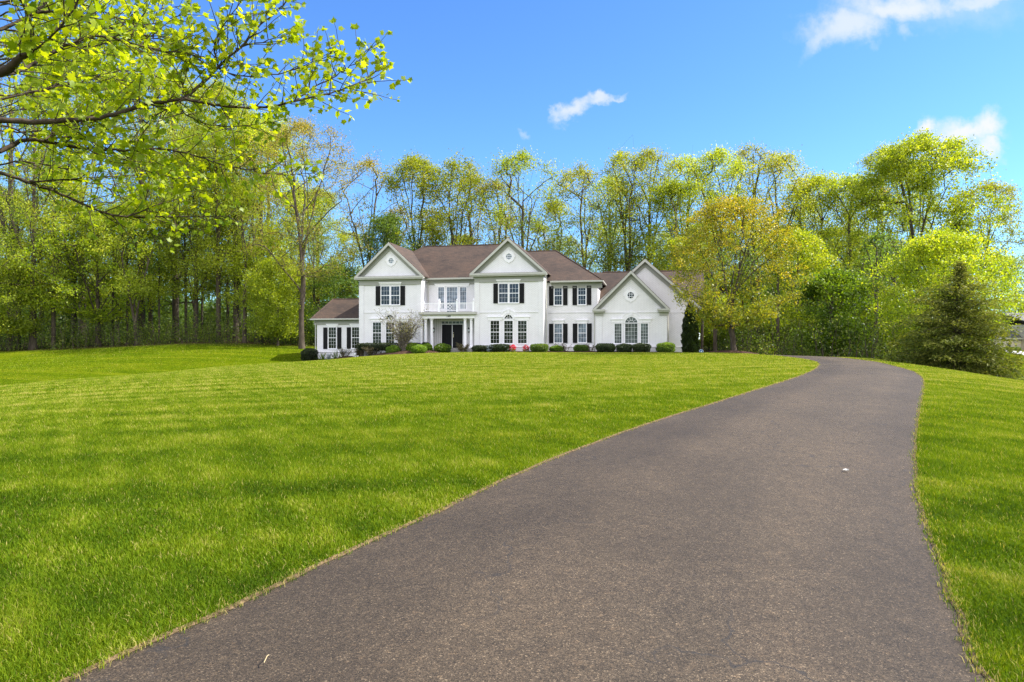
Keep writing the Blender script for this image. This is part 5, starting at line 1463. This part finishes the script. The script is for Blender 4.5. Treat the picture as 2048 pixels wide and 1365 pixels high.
# ------------------------------------------------------------------ planting along the house
def build_shrubs():
    def spot(px, v): 
        u = U(px, v); x, y, _ = W(u, v); return x, y, gz1(x, y)
    def metres(p0, p1, v): return abs(U(p1, v) - U(p0, v))
    def clipped(p0, p1, ytop, v, label, group, leaf='lf_yew', name='clipped_shrub', ybase=None, e=4.0, n=5200, size=.075, lumpy=.035, taper=None, seed=0, depth=None):
        pm = (p0 + p1) / 2; x, y, g = spot(pm, v)
        w = metres(p0, p1, v); zt = EYE + (HY - ytop) / F * y; h = zt - g
        t = empty(name, (x, y, g - .03), -HT); tag(t, label, 'shrub', group)
        link_mesh('foliage', shrub_mesh(seed + int(p0), w, depth or min(w, 1.25), h, e, leaf, n, size, lumpy=lumpy, taper=taper), None, t)
        # solid dark core standing in for the shaded inner twigs
        inner = shrub_mesh(seed + 3, w * .8, (depth or min(w, 1.25)) * .8, h * .86, e, leaf, 10, .01)
        bpy.data.meshes.remove(inner)
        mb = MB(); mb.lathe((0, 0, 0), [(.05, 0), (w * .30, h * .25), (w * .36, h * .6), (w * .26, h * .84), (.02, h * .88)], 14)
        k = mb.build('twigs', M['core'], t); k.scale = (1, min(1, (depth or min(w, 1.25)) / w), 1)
        return t
    CL = 'clipped dark shrubs along the house front'
    tp = lambda f: .82 + .22 * np.clip(f * 1.5, 0, 1)
    clipped(605.5, 633, 697.5, 1.6, 'dark clipped shrub at the far left corner of the side wing', CL, e=3.2, taper=None, lumpy=.05)
    clipped(946, 982, 691.5, -1.0, 'flat-topped dark clipped shrub right beside the porch step', CL, taper=tp)
    clipped(981, 1018, 689, -1.25, 'flat-topped dark clipped shrub below the central triple window', CL, taper=tp)
    clipped(1062, 1095.5, 688.5, -.9, 'bronzed clipped shrub at the right corner of the central bay', CL, leaf='lf_dark', taper=tp)
    clipped(1148, 1176, 690, .2, 'dark rounded shrub under the right pair of shutters', CL, e=2.8, leaf='lf_dark')
    clipped(1192.5, 1230, 687.5, -.55, 'widest dark clipped shrub at the left of the arched garage window', CL, taper=tp)
    clipped(1233.5, 1263.5, 688.5, -.55, 'smaller dark clipped shrub below the arched garage window', CL, e=3.2, taper=tp, lumpy=.06)
    clipped(1265.5, 1300.5, 687.5, -.6, 'dark clipped shrub right of the arched garage window', CL, taper=tp)
    clipped(1314, 1349, 686, -.3, 'dark clipped shrub standing alone left of the arborvitae', CL, e=3.4, leaf='lf_dark', lumpy=.05)
    # long hedge raised on bare legs
    x, y, g = spot(762, -.9)
    t = empty('hedge', (x, y, g), -HT); tag(t, 'long dark flat-topped hedge on bare legs below the left windows', 'hedge')
    w = metres(714, 806, -.9); zt = EYE + (HY - 687.2) / F * y - g; zb = EYE + (HY - 701) / F * y - g
    link_mesh('foliage', shrub_mesh(31, w, 1.1, zt - zb, 5, 'lf_yew', 9000, .075, base=zb, lumpy=.04), None, t)
    mb = MB().ext([(-w * .42, zb + .12), (w * .42, zb + .12), (w * .42, zt - .12), (-w * .42, zt - .12)], -.38, .38); mb.build('twigs', M['core'], t)  # dark block painted as the shade inside the hedge
    rg = random.Random(4); mb = MB()
    for i in range(46):
        u = rg.uniform(-.45, .45) * w; v_ = rg.uniform(-.3, .3); du = rg.uniform(-.25, .25)
        mb.tube([(u, v_, -.25), (u + du * .5, v_, zb * .5), (u + du, v_ + rg.uniform(-.15, .15), zb + .2)], [.035, .025, .015], 5)
    mb.build('stems', M['bark'], t)
    clipped(843, 861, 685.6, -.1, 'dark low hedge end tucked against the porch column', CL, e=3.5, seed=8)
    clipped(800, 846, 686.5, .0, 'dark hedge section behind the vase-shaped shrub', CL, e=5, seed=12)
    LB = 'light green rounded shrubs by the porch'
    tl = dict(leaf='lf_box', name='round_shrub', e=2.3, size=.075, n=3800, lumpy=.06)
    clipped(774, 801, 691.5, -2.1, 'light green rounded shrub left of the vase-shaped shrub', LB, **tl)
    clipped(812, 838, 686.5, -1.6, 'light green shrub just right of the vase-shaped shrub stems', LB, **tl)
    clipped(824, 853, 690.8, -2.4, 'light green rounded shrub lowest on the mulch mound', LB, **tl)
    clipped(842, 864, 687.8, -1.5, 'light green shrub below the leftmost porch column', LB, **tl)
    clipped(870, 900.5, 687.3, -1.5, 'round light green shrub standing alone before the double door', LB, **tl)
    clipped(1100, 1126, 692, .0, 'small light green shrub among bare twigs below the window', LB, **tl)
    # vase-shaped pale shrub
    x, y, g = spot(806, -2.0)
    stem_shrub('vase_shrub', 51, (x, y, g - .05), 34, EYE + (HY - 622) / F * y - g + .35, 1.85, .035, 'lf_pale', 2, .085, 'pale yellow vase-shaped shrub with arching stems in front of the window', curve=.75, sub=3, sp=.10)
    RO = 'open twiggy shrubs along the house front'
    for (px, v, top, spd, leaf, lab, n, per) in ((688, .9, 693.5, .55, 'lf_rose', 'open twiggy shrub on a mulch hump below the side wing windows', 12, 2), (719, .0, 694, .42, 'lf_rose', 'reddish dense little shrub beside the white garden lamp', 16, 5),
            (744, -1.2, 692.5, .75, 'lf_rose', 'spreading dark twiggy shrub in front of the long hedge', 20, 3), (925.5, -1.0, 685.5, .45, 'lf_rose', 'small reddish tree-like shrub in front of the double door', 10, 5),
            (1107, .3, 687.5, .40, 'lf_rose', 'grey twiggy shrub at the left of the small light green shrub', 10, 1), (1131, .3, 687, .45, 'lf_rose', 'grey twiggy shrub at the right of the small light green shrub', 10, 1), (1181, .4, 687, .42, 'lf_rose', 'grey twiggy shrub left of the garage wing corner', 10, 1)):
        x, y, g = spot(px, v)
        h = EYE + (HY - top) / F * y - g
        stem_shrub('twiggy_shrub', int(px), (x, y, g - .04), n, h, spd, .022, leaf, per, .075, lab, 'shrub', RO, curve=.1, sub=3, sp=.05)
    # strap-leaved plants, azaleas, blue foliage
    for i, px in enumerate((646, 659, 672)):
        x, y, g = spot(px, 1.2); rg2 = np.random.default_rng(300 + i); n = 26
        pos = np.c_[rg2.normal(0, .10, n), rg2.normal(0, .10, n), np.zeros(n)]; td = unit(n, rg2, 2.6); nr = unit(n, rg2)
        me = leaves_mesh('iris_plant', pos, td, nr, rg2.uniform(.45, .9, n), .5 + rg2.normal(0, .2, n), M['lf_blue'] if i == 1 else M['lf_dark'], (np.array([[-.03, 0, 0], [.03, 0, 0], [.035, .5, .02], [0, 1, .10], [-.035, .5, .02]]), [[0, 1, 2, 3, 4]]))
        o = link_mesh('iris_plant', me); o.location = (x, y, g); tag(o, ['strap-leaved plant nearest the corner of the side wing', 'blue-grey strap-leaved plant in the middle below the side wing window', 'strap-leaved plant beside the twiggy shrub on the mulch hump'][i], 'plant', 'strap-leaved plants by the side wing')
    for px, lab in ((1025.5, 'loose red azalea at the left of the two'), (1052, 'compact red azalea at the right of the two')):
        x, y, g = spot(px, -1.0)
        t = empty('azalea', (x, y, g)); tag(t, lab + ' below the central window', 'flower', 'red azaleas')
        link_mesh('flowers', shrub_mesh(int(px), .48, .45, .42, 2, 'lf_red', 420, .065, lumpy=.12, base=.12), None, t)
        link_mesh('foliage', shrub_mesh(int(px) + 1, .46, .45, .26, 2, 'lf_dark', 260, .06, base=.0), None, t)
    x, y, g = spot(981, -1.6)
    t = empty('blue_plant', (x, y, g)); tag(t, 'small blue-grey plant between two dark clipped shrubs', 'plant')
    link_mesh('foliage', shrub_mesh(77, .5, .4, .55, 2, 'lf_blue', 220, .085, lumpy=.2), None, t)
    # arborvitae
    x, y, g = spot(1380.5, .9); w = metres(1365.5, 1396, .9); h = EYE + (HY - 609) / F * y - g
    t = empty('arborvitae', (x, y, g)); tag(t, 'tall dark pointed arborvitae at the right corner of the garage wall', 'tree')
    prof = lambda f: np.interp(f, [0, .08, .35, .6, .8, .93, 1.0], [.80, .98, 1.0, .86, .60, .30, .05]) * (1 + .05 * np.sin(f * 40))
    rg3 = np.random.default_rng(5); n = 15000; f = rg3.random(n) ** 1.15; a = rg3.uniform(0, 6.28, n)
    r = prof(f) * w / 2 * (1 - np.abs(rg3.normal(0, .12, n))) * (1 + .09 * np.sin(a * 5 + f * 21) + .06 * np.sin(a * 9 - f * 34))
    pos = np.c_[np.cos(a) * r, np.sin(a) * r, f * h * .99 + .03]
    td = np.c_[np.cos(a) * .45, np.sin(a) * .45, np.full(n, 1.0)] + rg3.normal(0, .3, (n, 3)); nr = np.c_[np.cos(a), np.sin(a), np.full(n, .2)] + rg3.normal(0, .45, (n, 3))
    link_mesh('crown', leaves_mesh('arborvitae_crown', pos, td, nr, rg3.uniform(.09, .2, n), .38 + rg3.normal(0, .2, n), M['lf_arbor']), None, t)
    mb = MB().lathe((0, 0, 0), [(.10, -.1), (w * .34, .12), (w * .38, h * .35), (w * .3, h * .62), (w * .18, h * .84), (.02, h * .96)], 14); mb.build('twigs', M['core'], t)  # dark core painted as the shade inside the crown
    # yard sign
    x, y, g = spot(1402.5, .4)
    s = empty('yard_sign', (x, y, g), -.05); tag(s, 'small blue eight-sided yard sign on a stake beside the arborvitae', 'sign')
    zc = EYE + (HY - 703.3) / F * y - g; r = .17
    octo = lambda k: [(math.cos(R(22.5 + 45 * i)) * k, zc + math.sin(R(22.5 + 45 * i)) * k) for i in range(8)]
    MB().ext(octo(r), -.008, .008).build('sign_border', M['sign_white'], s); MB().ext(octo(r * .88), -.012, -.0085).build('sign_face', M['blue_sign'], s)
    em = MB(); em.ext([(-.07, zc - .02), (-.02, zc - .005), (.045, zc + .075), (.075, zc + .06), (.03, zc - .01), (.05, zc - .06), (.01, zc - .04), (-.03, zc - .075)], -.0155, -.0125); em.build('sign_emblem', M['sign_white'], s)
    MB().tube([(0, .02, -.1), (0, .02, zc)], .010, 6).build('stake', M['sign_white'], s)
    # white garden lamp
    x, y, g = spot(711, -.2)
    s = empty('garden_lamp', (x, y, g)); tag(s, 'little white garden lamp on the grass edge before the long hedge', 'lamp')
    MB().lathe((0, 0, 0), [(.05, -.05), (.06, .16), (.10, .20)], 12).build('post', M['white'], s); MB().lathe((0, 0, .20), [(.10, 0), (.105, .10), (.08, .17), (.02, .21)], 12, ).build('shade', M['white'], s, smooth=True)
    # white scrap lying on the driveway
    gx, gy = ground_at(1692, 948); rg4 = random.Random(3)
    mb = MB(); n = 9; ps = [(math.cos(6.28 * i / n) * .025 * rg4.uniform(.4, 1.5), math.sin(6.28 * i / n) * .022 * rg4.uniform(.4, 1.4)) for i in range(n)]
    vs = [(p[0], p[1], .006 + rg4.uniform(0, .012)) for p in ps] + [(0, 0, .018)] + [(p[0] * .95, p[1] * .95, .004) for p in ps]
    mb.add(vs, [(i, (i + 1) % n, n) for i in range(n)] + [(n + 1 + (i + 1) % n, n + 1 + i, i, (i + 1) % n) if False else (i, n + 1 + i, n + 1 + (i + 1) % n, (i + 1) % n) for i in range(n)])
    o = mb.build('paper_scrap', M['paper']); o.location = (gx, gy, gz1(gx, gy) + .032); tag(o, 'small crumpled white scrap lying on the asphalt driveway', 'litter')
    # straw stalks
    for px, py, ln, rz in ((528, 1345, .06, 1.0),):
        gx, gy = ground_at(px, py); mb = MB().tube([(0, 0, .012), (ln * .4, .01, .03), (ln * .8, .03, .02), (ln, .05, .012)], .0018, 5)
        o = mb.build('straw_stalk', M['straw']); o.location = (gx, gy, gz1(gx, gy) + (.03 if px < 1000 else .06)); o.rotation_euler = (0, 0, rz)
        tag(o, 'dry straw stalk lying on the asphalt near the lower edge of the drive' if px < 1000 else 'dry straw stalk lying on the grass right of the driveway', 'straw')

def mound(name, cx, cy, rx, ry, h, rot, seed):
    rng = np.random.default_rng(seed); nr_, na = 14, 48
    V = []
    for i in range(nr_ + 1):
        f = i / nr_
        for k in range(na):
            a = 2 * math.pi * k / na; w = 1 + .07 * math.sin(3 * a + seed) + .05 * math.sin(7 * a)
            lx, ly = math.cos(a) * rx * f * w, math.sin(a) * ry * f * w
            x = cx + lx * math.cos(rot) - ly * math.sin(rot); y = cy + lx * math.sin(rot) + ly * math.cos(rot)
            V.append((x, y, h * (1 - f * f) ** .8 + rng.normal(0, .014) - .06 * (f > .97) + .02))
    V = np.array(V); V[:, 2] += gz(V[:, 0], V[:, 1])
    i = np.arange(nr_)[:, None] * na; k = np.arange(na)[None]
    q = np.stack([i + k, i + na + k, i + na + (k + 1) % na, i + (k + 1) % na], -1).reshape(-1, 4)
    tag(link_mesh(name, np_mesh(name, V, q, np.full(len(q), 4), M['mulch'], None, True)), kind='structure')

def build_beds():
    def at_u(px, v): u = U(px, v); return W(u, v)[:2]
    x, y = at_u(815, -1.6); mound('mulch_bed', x, y, 3.3, 1.5, .28, -HT, 1)
    x, y = at_u(689, .9); mound('mulch_bed', x, y, .9, .7, .16, -HT, 2)
    x, y = at_u(1130, .1); mound('mulch_bed', x, y, 10.2, 1.0, .05, -HT, 3)
    mound('mulch_bed', 14.6, 45, 1.7, 1.4, .16, 0, 4)

# ------------------------------------------------------------------ neighbouring house
def build_neighbour():
    D = 100.0
    X = lambda px: (px - CX) / F * D
    Z = lambda py: EYE + (HY - py) / F * D
    x0 = X(2040); g = gz1(x0, D) - .3
    n = empty('house', (x0, D, g)); tag(n, 'beige neighbouring house with grey roof at the right picture edge', 'house')
    lx = lambda px: X(px) - x0; lz = lambda py: Z(py) - g
    S, GR, WH = M['siding'], M['shingle_grey'], M['gutter']
    MB().box(lx(1985), lx(2042.5), 0, 9, -1.5, lz(677)).build('wall', S, n)
    MB().box(lx(2042.6), lx(2150), -2.2, 10, -1.5, lz(650)).build('wall', S, n)
    e, r = lz(676.5), lz(637)
    MB().slab([(lx(1980), -.4, e), (lx(2042), -.4, e), (lx(2042), 4.6, r), (lx(2002), 4.6, r)], .15).slab([(lx(2002), 4.61, r), (lx(2042), 4.61, r), (lx(2042), 9.5, e), (lx(1980), 9.5, e)], .15).build('roof', GR, n)
    MB().box(lx(1980), lx(2042), -.5, -.402, e - .2, e + .02).build('gutter', WH, n)
    e2, r2 = lz(649), lz(636)
    MB().slab([(lx(2036), -2.8, e2), (lx(2160), -2.8, e2), (lx(2160), 4, r2 + .9), (lx(2044), 4, r2 + .9)], .15).slab([(lx(2044), 4.01, r2 + .9), (lx(2160), 4.01, r2 + .9), (lx(2160), 10.6, e2), (lx(2036), 10.6, e2)], .15).build('roof', GR, n)
    MB().box(lx(2036), lx(2160), -2.9, -2.802, e2 - .25, e2 + .02).build('gutter', WH, n)
    w0, w1, z0, z1 = lx(2014.5), lx(2021), lz(702), lz(688)
    f = MB().box(w0 - .07, w0, -.05, .02, z0 - .07, z1 + .07).box(w1, w1 + .07, -.05, .02, z0 - .07, z1 + .07).box(w0, w1, -.049, .02, z1, z1 + .07).box(w0, w1, -.049, .02, z0 - .07, z0).box((w0 + w1) / 2 - .015, (w0 + w1) / 2 + .015, -.03, -.004, z0, z1).box(w0, w1, -.031, -.005, (z0 + z1) / 2 - .02, (z0 + z1) / 2 + .02).build('window', WH, n)
    MB().box(w0, w1, -.012, -.003, z0, z1).build('pane', M['glass'], f)
    for i, (p0, p1, top, c) in enumerate(((2004, 2016, 703.5, 'yellow-green low shrub left of the neighbouring window'), (2019, 2028, 704, 'small yellow-green shrub under the neighbouring window'), (2027, 2040.5, 703.8, 'wide yellow-green shrub right of the neighbouring window'))):
        pm = (p0 + p1) / 2; xx = (pm - CX) / F * 97; gg = gz1(xx, 97)
        t = empty('round_shrub', (xx, 97, gg)); tag(t, c, 'shrub', 'shrubs by the neighbouring house')
        link_mesh('foliage', shrub_mesh(400 + i, (p1 - p0) / F * 97, .9, max(.5, EYE + (HY - top) / F * 97 - gg), 2.4, 'lf_box', 1400, .09), None, t)
    A = np.array([((2006 - CX) / F * 88, 88.0), ((2060 - CX) / F * 72, 72.0), ((2180 - CX) / F * 62, 62.0)]); Bq = np.array([((2012 - CX) / F * 94, 94.0), ((2090 - CX) / F * 88, 88.0), ((2220 - CX) / F * 80, 80.0)])
    tag(ribbon('neighbour_driveway', resample(A, 40), resample(Bq, 40), .03, 8, M['concrete']), kind='structure')

# ------------------------------------------------------------------ sky, sun, camera
def build_light():
    az, el = R(SUN_AZ), R(SUN_EL)
    w = bpy.data.worlds.new('World'); scene.world = w; w.use_nodes = True
    nt = w.node_tree; bg = nt.nodes['Background']
    sky = nd(nt, 'ShaderNodeTexSky', sky_type='NISHITA', sun_disc=False, sun_elevation=el, sun_rotation=az)
    sky.altitude = 0; sky.air_density = 1.0; sky.dust_density = SKY_DUST; sky.ozone_density = SKY_OZONE
    tc = nd(nt, 'ShaderNodeTexCoord')
    sx = nd(nt, 'ShaderNodeSeparateXYZ'); nt.links.new(tc.outputs['Generated'], sx.inputs[0])
    yy = math_n(nt, 'MAXIMUM', sx.outputs[1], .05)
    cb = nd(nt, 'ShaderNodeCombineXYZ')
    nt.links.new(math_n(nt, 'DIVIDE', sx.outputs[0], yy), cb.inputs[0]); nt.links.new(math_n(nt, 'DIVIDE', sx.outputs[2], yy), cb.inputs[1])
    nz = noise(nt, cb.outputs[0], 16, 6, .62)
    nz2 = noise(nt, cb.outputs[0], 55, 4, .6)
    wv = nd(nt, 'ShaderNodeVectorMath', operation='MULTIPLY_ADD'); nt.links.new(nz.outputs['Color'], wv.inputs[0]); wv.inputs[1].default_value = (.075, .075, 0)
    off = nd(nt, 'ShaderNodeVectorMath', operation='ADD'); off.inputs[1].default_value = (-.0375, -.0375, 0); nt.links.new(cb.outputs[0], off.inputs[0]); nt.links.new(off.outputs[0], wv.inputs[2])
    P = wv.outputs[0]
    tot = None
    for (px, py, rx, ry, ang, s) in CLOUDS:
        mp = nd(nt, 'ShaderNodeMapping', vector_type='TEXTURE')
        mp.inputs['Location'].default_value = ((px - CX) / F, (HY - py) / F, 0); mp.inputs['Rotation'].default_value = (0, 0, R(ang)); mp.inputs['Scale'].default_value = (rx / F, ry / F, 1)
        nt.links.new(P, mp.inputs[0])
        ln = nd(nt, 'ShaderNodeVectorMath', operation='LENGTH'); nt.links.new(mp.outputs[0], ln.inputs[0])
        v = math_n(nt, 'ADD', ln.outputs['Value'], math_n(nt, 'MULTIPLY', math_n(nt, 'SUBTRACT', nz2.outputs[0], .5), .55))
        mr = nd(nt, 'ShaderNodeMapRange', interpolation_type='SMOOTHSTEP', inp={1: 1.2, 2: .10, 3: 0.0, 4: s}); nt.links.new(v, mr.inputs[0])
        tot = mr.outputs[0] if tot is None else math_n(nt, 'MAXIMUM', tot, mr.outputs[0])
    tot = math_n(nt, 'MULTIPLY', tot, math_n(nt, 'GREATER_THAN', sx.outputs[1], .06))
    hs = nd(nt, 'ShaderNodeHueSaturation', inp={'Hue': SKY_HUE, 'Saturation': SKY_SAT, 'Value': SKY_VAL}); nt.links.new(sky.outputs[0], hs.inputs['Color'])
    blue = mix(nt, 1.0, hs.outputs[0], SKY_TINT, 'MULTIPLY')
    # broken cloud bank, unseen, added behind the viewer to brighten the shaded facade
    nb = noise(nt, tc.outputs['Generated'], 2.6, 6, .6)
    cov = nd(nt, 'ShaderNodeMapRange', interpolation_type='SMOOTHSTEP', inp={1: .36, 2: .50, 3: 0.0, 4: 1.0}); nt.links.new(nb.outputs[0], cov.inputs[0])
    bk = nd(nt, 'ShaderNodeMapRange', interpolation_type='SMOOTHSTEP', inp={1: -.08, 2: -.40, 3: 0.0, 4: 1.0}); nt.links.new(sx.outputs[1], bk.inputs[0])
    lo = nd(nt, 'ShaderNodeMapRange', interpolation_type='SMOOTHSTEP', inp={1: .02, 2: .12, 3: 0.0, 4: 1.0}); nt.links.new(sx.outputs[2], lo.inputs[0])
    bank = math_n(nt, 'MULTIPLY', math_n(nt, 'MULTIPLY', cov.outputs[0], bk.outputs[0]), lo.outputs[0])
    nt.links.new(mix(nt, bank, mix(nt, tot, blue, CLOUD_COL), FILL_BANK_COL), bg.inputs[0])
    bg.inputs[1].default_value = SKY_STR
    d = Vector((math.sin(az) * math.cos(el), math.cos(az) * math.cos(el), math.sin(el)))
    l = bpy.data.lights.new('sun', 'SUN'); l.energy = SUN_STR; l.angle = R(.53); l.color = (1, .955, .88)
    o = bpy.data.objects.new('sun', l); COL.objects.link(o); o.location = d * 100; o.rotation_euler = (-d).to_track_quat('-Z', 'Y').to_euler()
    cam = bpy.data.cameras.new('camera'); cam.lens = 24; cam.sensor_width = 36; cam.clip_end = 4000; cam.clip_start = .05
    cam.shift_y = (HY - 682.5) / 2048
    c = bpy.data.objects.new('camera', cam); COL.objects.link(c); c.location = (0, 0, EYE); c.rotation_euler = (R(90), 0, 0)
    scene.camera = c
    vs = scene.view_settings; vs.view_transform = 'Standard'; vs.look = 'None'; vs.exposure = EXPOSURE; vs.gamma = 1; vs.use_curve_mapping = False
    scene.render.engine = 'CYCLES'
    scene.cycles.use_denoising = True; scene.cycles.denoiser = 'OPENIMAGEDENOISE'; scene.cycles.denoising_input_passes = 'RGB_ALBEDO_NORMAL'; scene.cycles.denoising_prefilter = 'NONE'
    scene.cycles.max_bounces = 10; scene.cycles.transparent_max_bounces = 8; scene.cycles.diffuse_bounces = 7; scene.cycles.transmission_bounces = 4; scene.cycles.glossy_bounces = 3
    scene.cycles.caustics_reflective = False; scene.cycles.caustics_refractive = False
    scene.cycles.sample_clamp_indirect = 8

SUN_AZ, SUN_EL, SUN_STR = 88, 46, 4.6
SKY_STR, SKY_DUST, SKY_OZONE, SKY_HUE, SKY_SAT, SKY_VAL = .15, .4, 2.5, .511, 1.12, 1.06
EXPOSURE = 1.2
CLOUD_COL = (2.75, 2.85, 3.0)
FILL_BANK_COL = (7.1, 7.05, 7.45)  # colour of the added fill clouds behind the viewer
SKY_TINT = (.425, .635, .78)
CLOUDS = [(1700, 45, 120, 42, 12, .75), (1640, 70, 60, 26, 60, .55), (1800, 12, 150, 40, 0, .85), (1960, 0, 120, 26, 5, .7), (1820, 62, 26, 22, -60, .35), (1900, 10, 190, 60, 0, .25),
          (1150, 222, 56, 17, 38, .75), (1200, 192, 40, 13, 15, .75), (1228, 188, 26, 7, 5, .5), (1118, 243, 22, 12, 45, .55), (1050, 265, 12, 8, 0, .3),
          (1930, 274, 92, 34, 0, 1.0), (1860, 256, 30, 20, 50, 1.0), (1972, 264, 48, 40, 20, 1.0), (1985, 300, 42, 20, -25, .95)]
M['straw'] = plain('dry_straw', (.55, .42, .22), .8, .1)

build_ground(); build_drive(); build_house(); build_grass(); build_beds(); build_shrubs(); build_neighbour()
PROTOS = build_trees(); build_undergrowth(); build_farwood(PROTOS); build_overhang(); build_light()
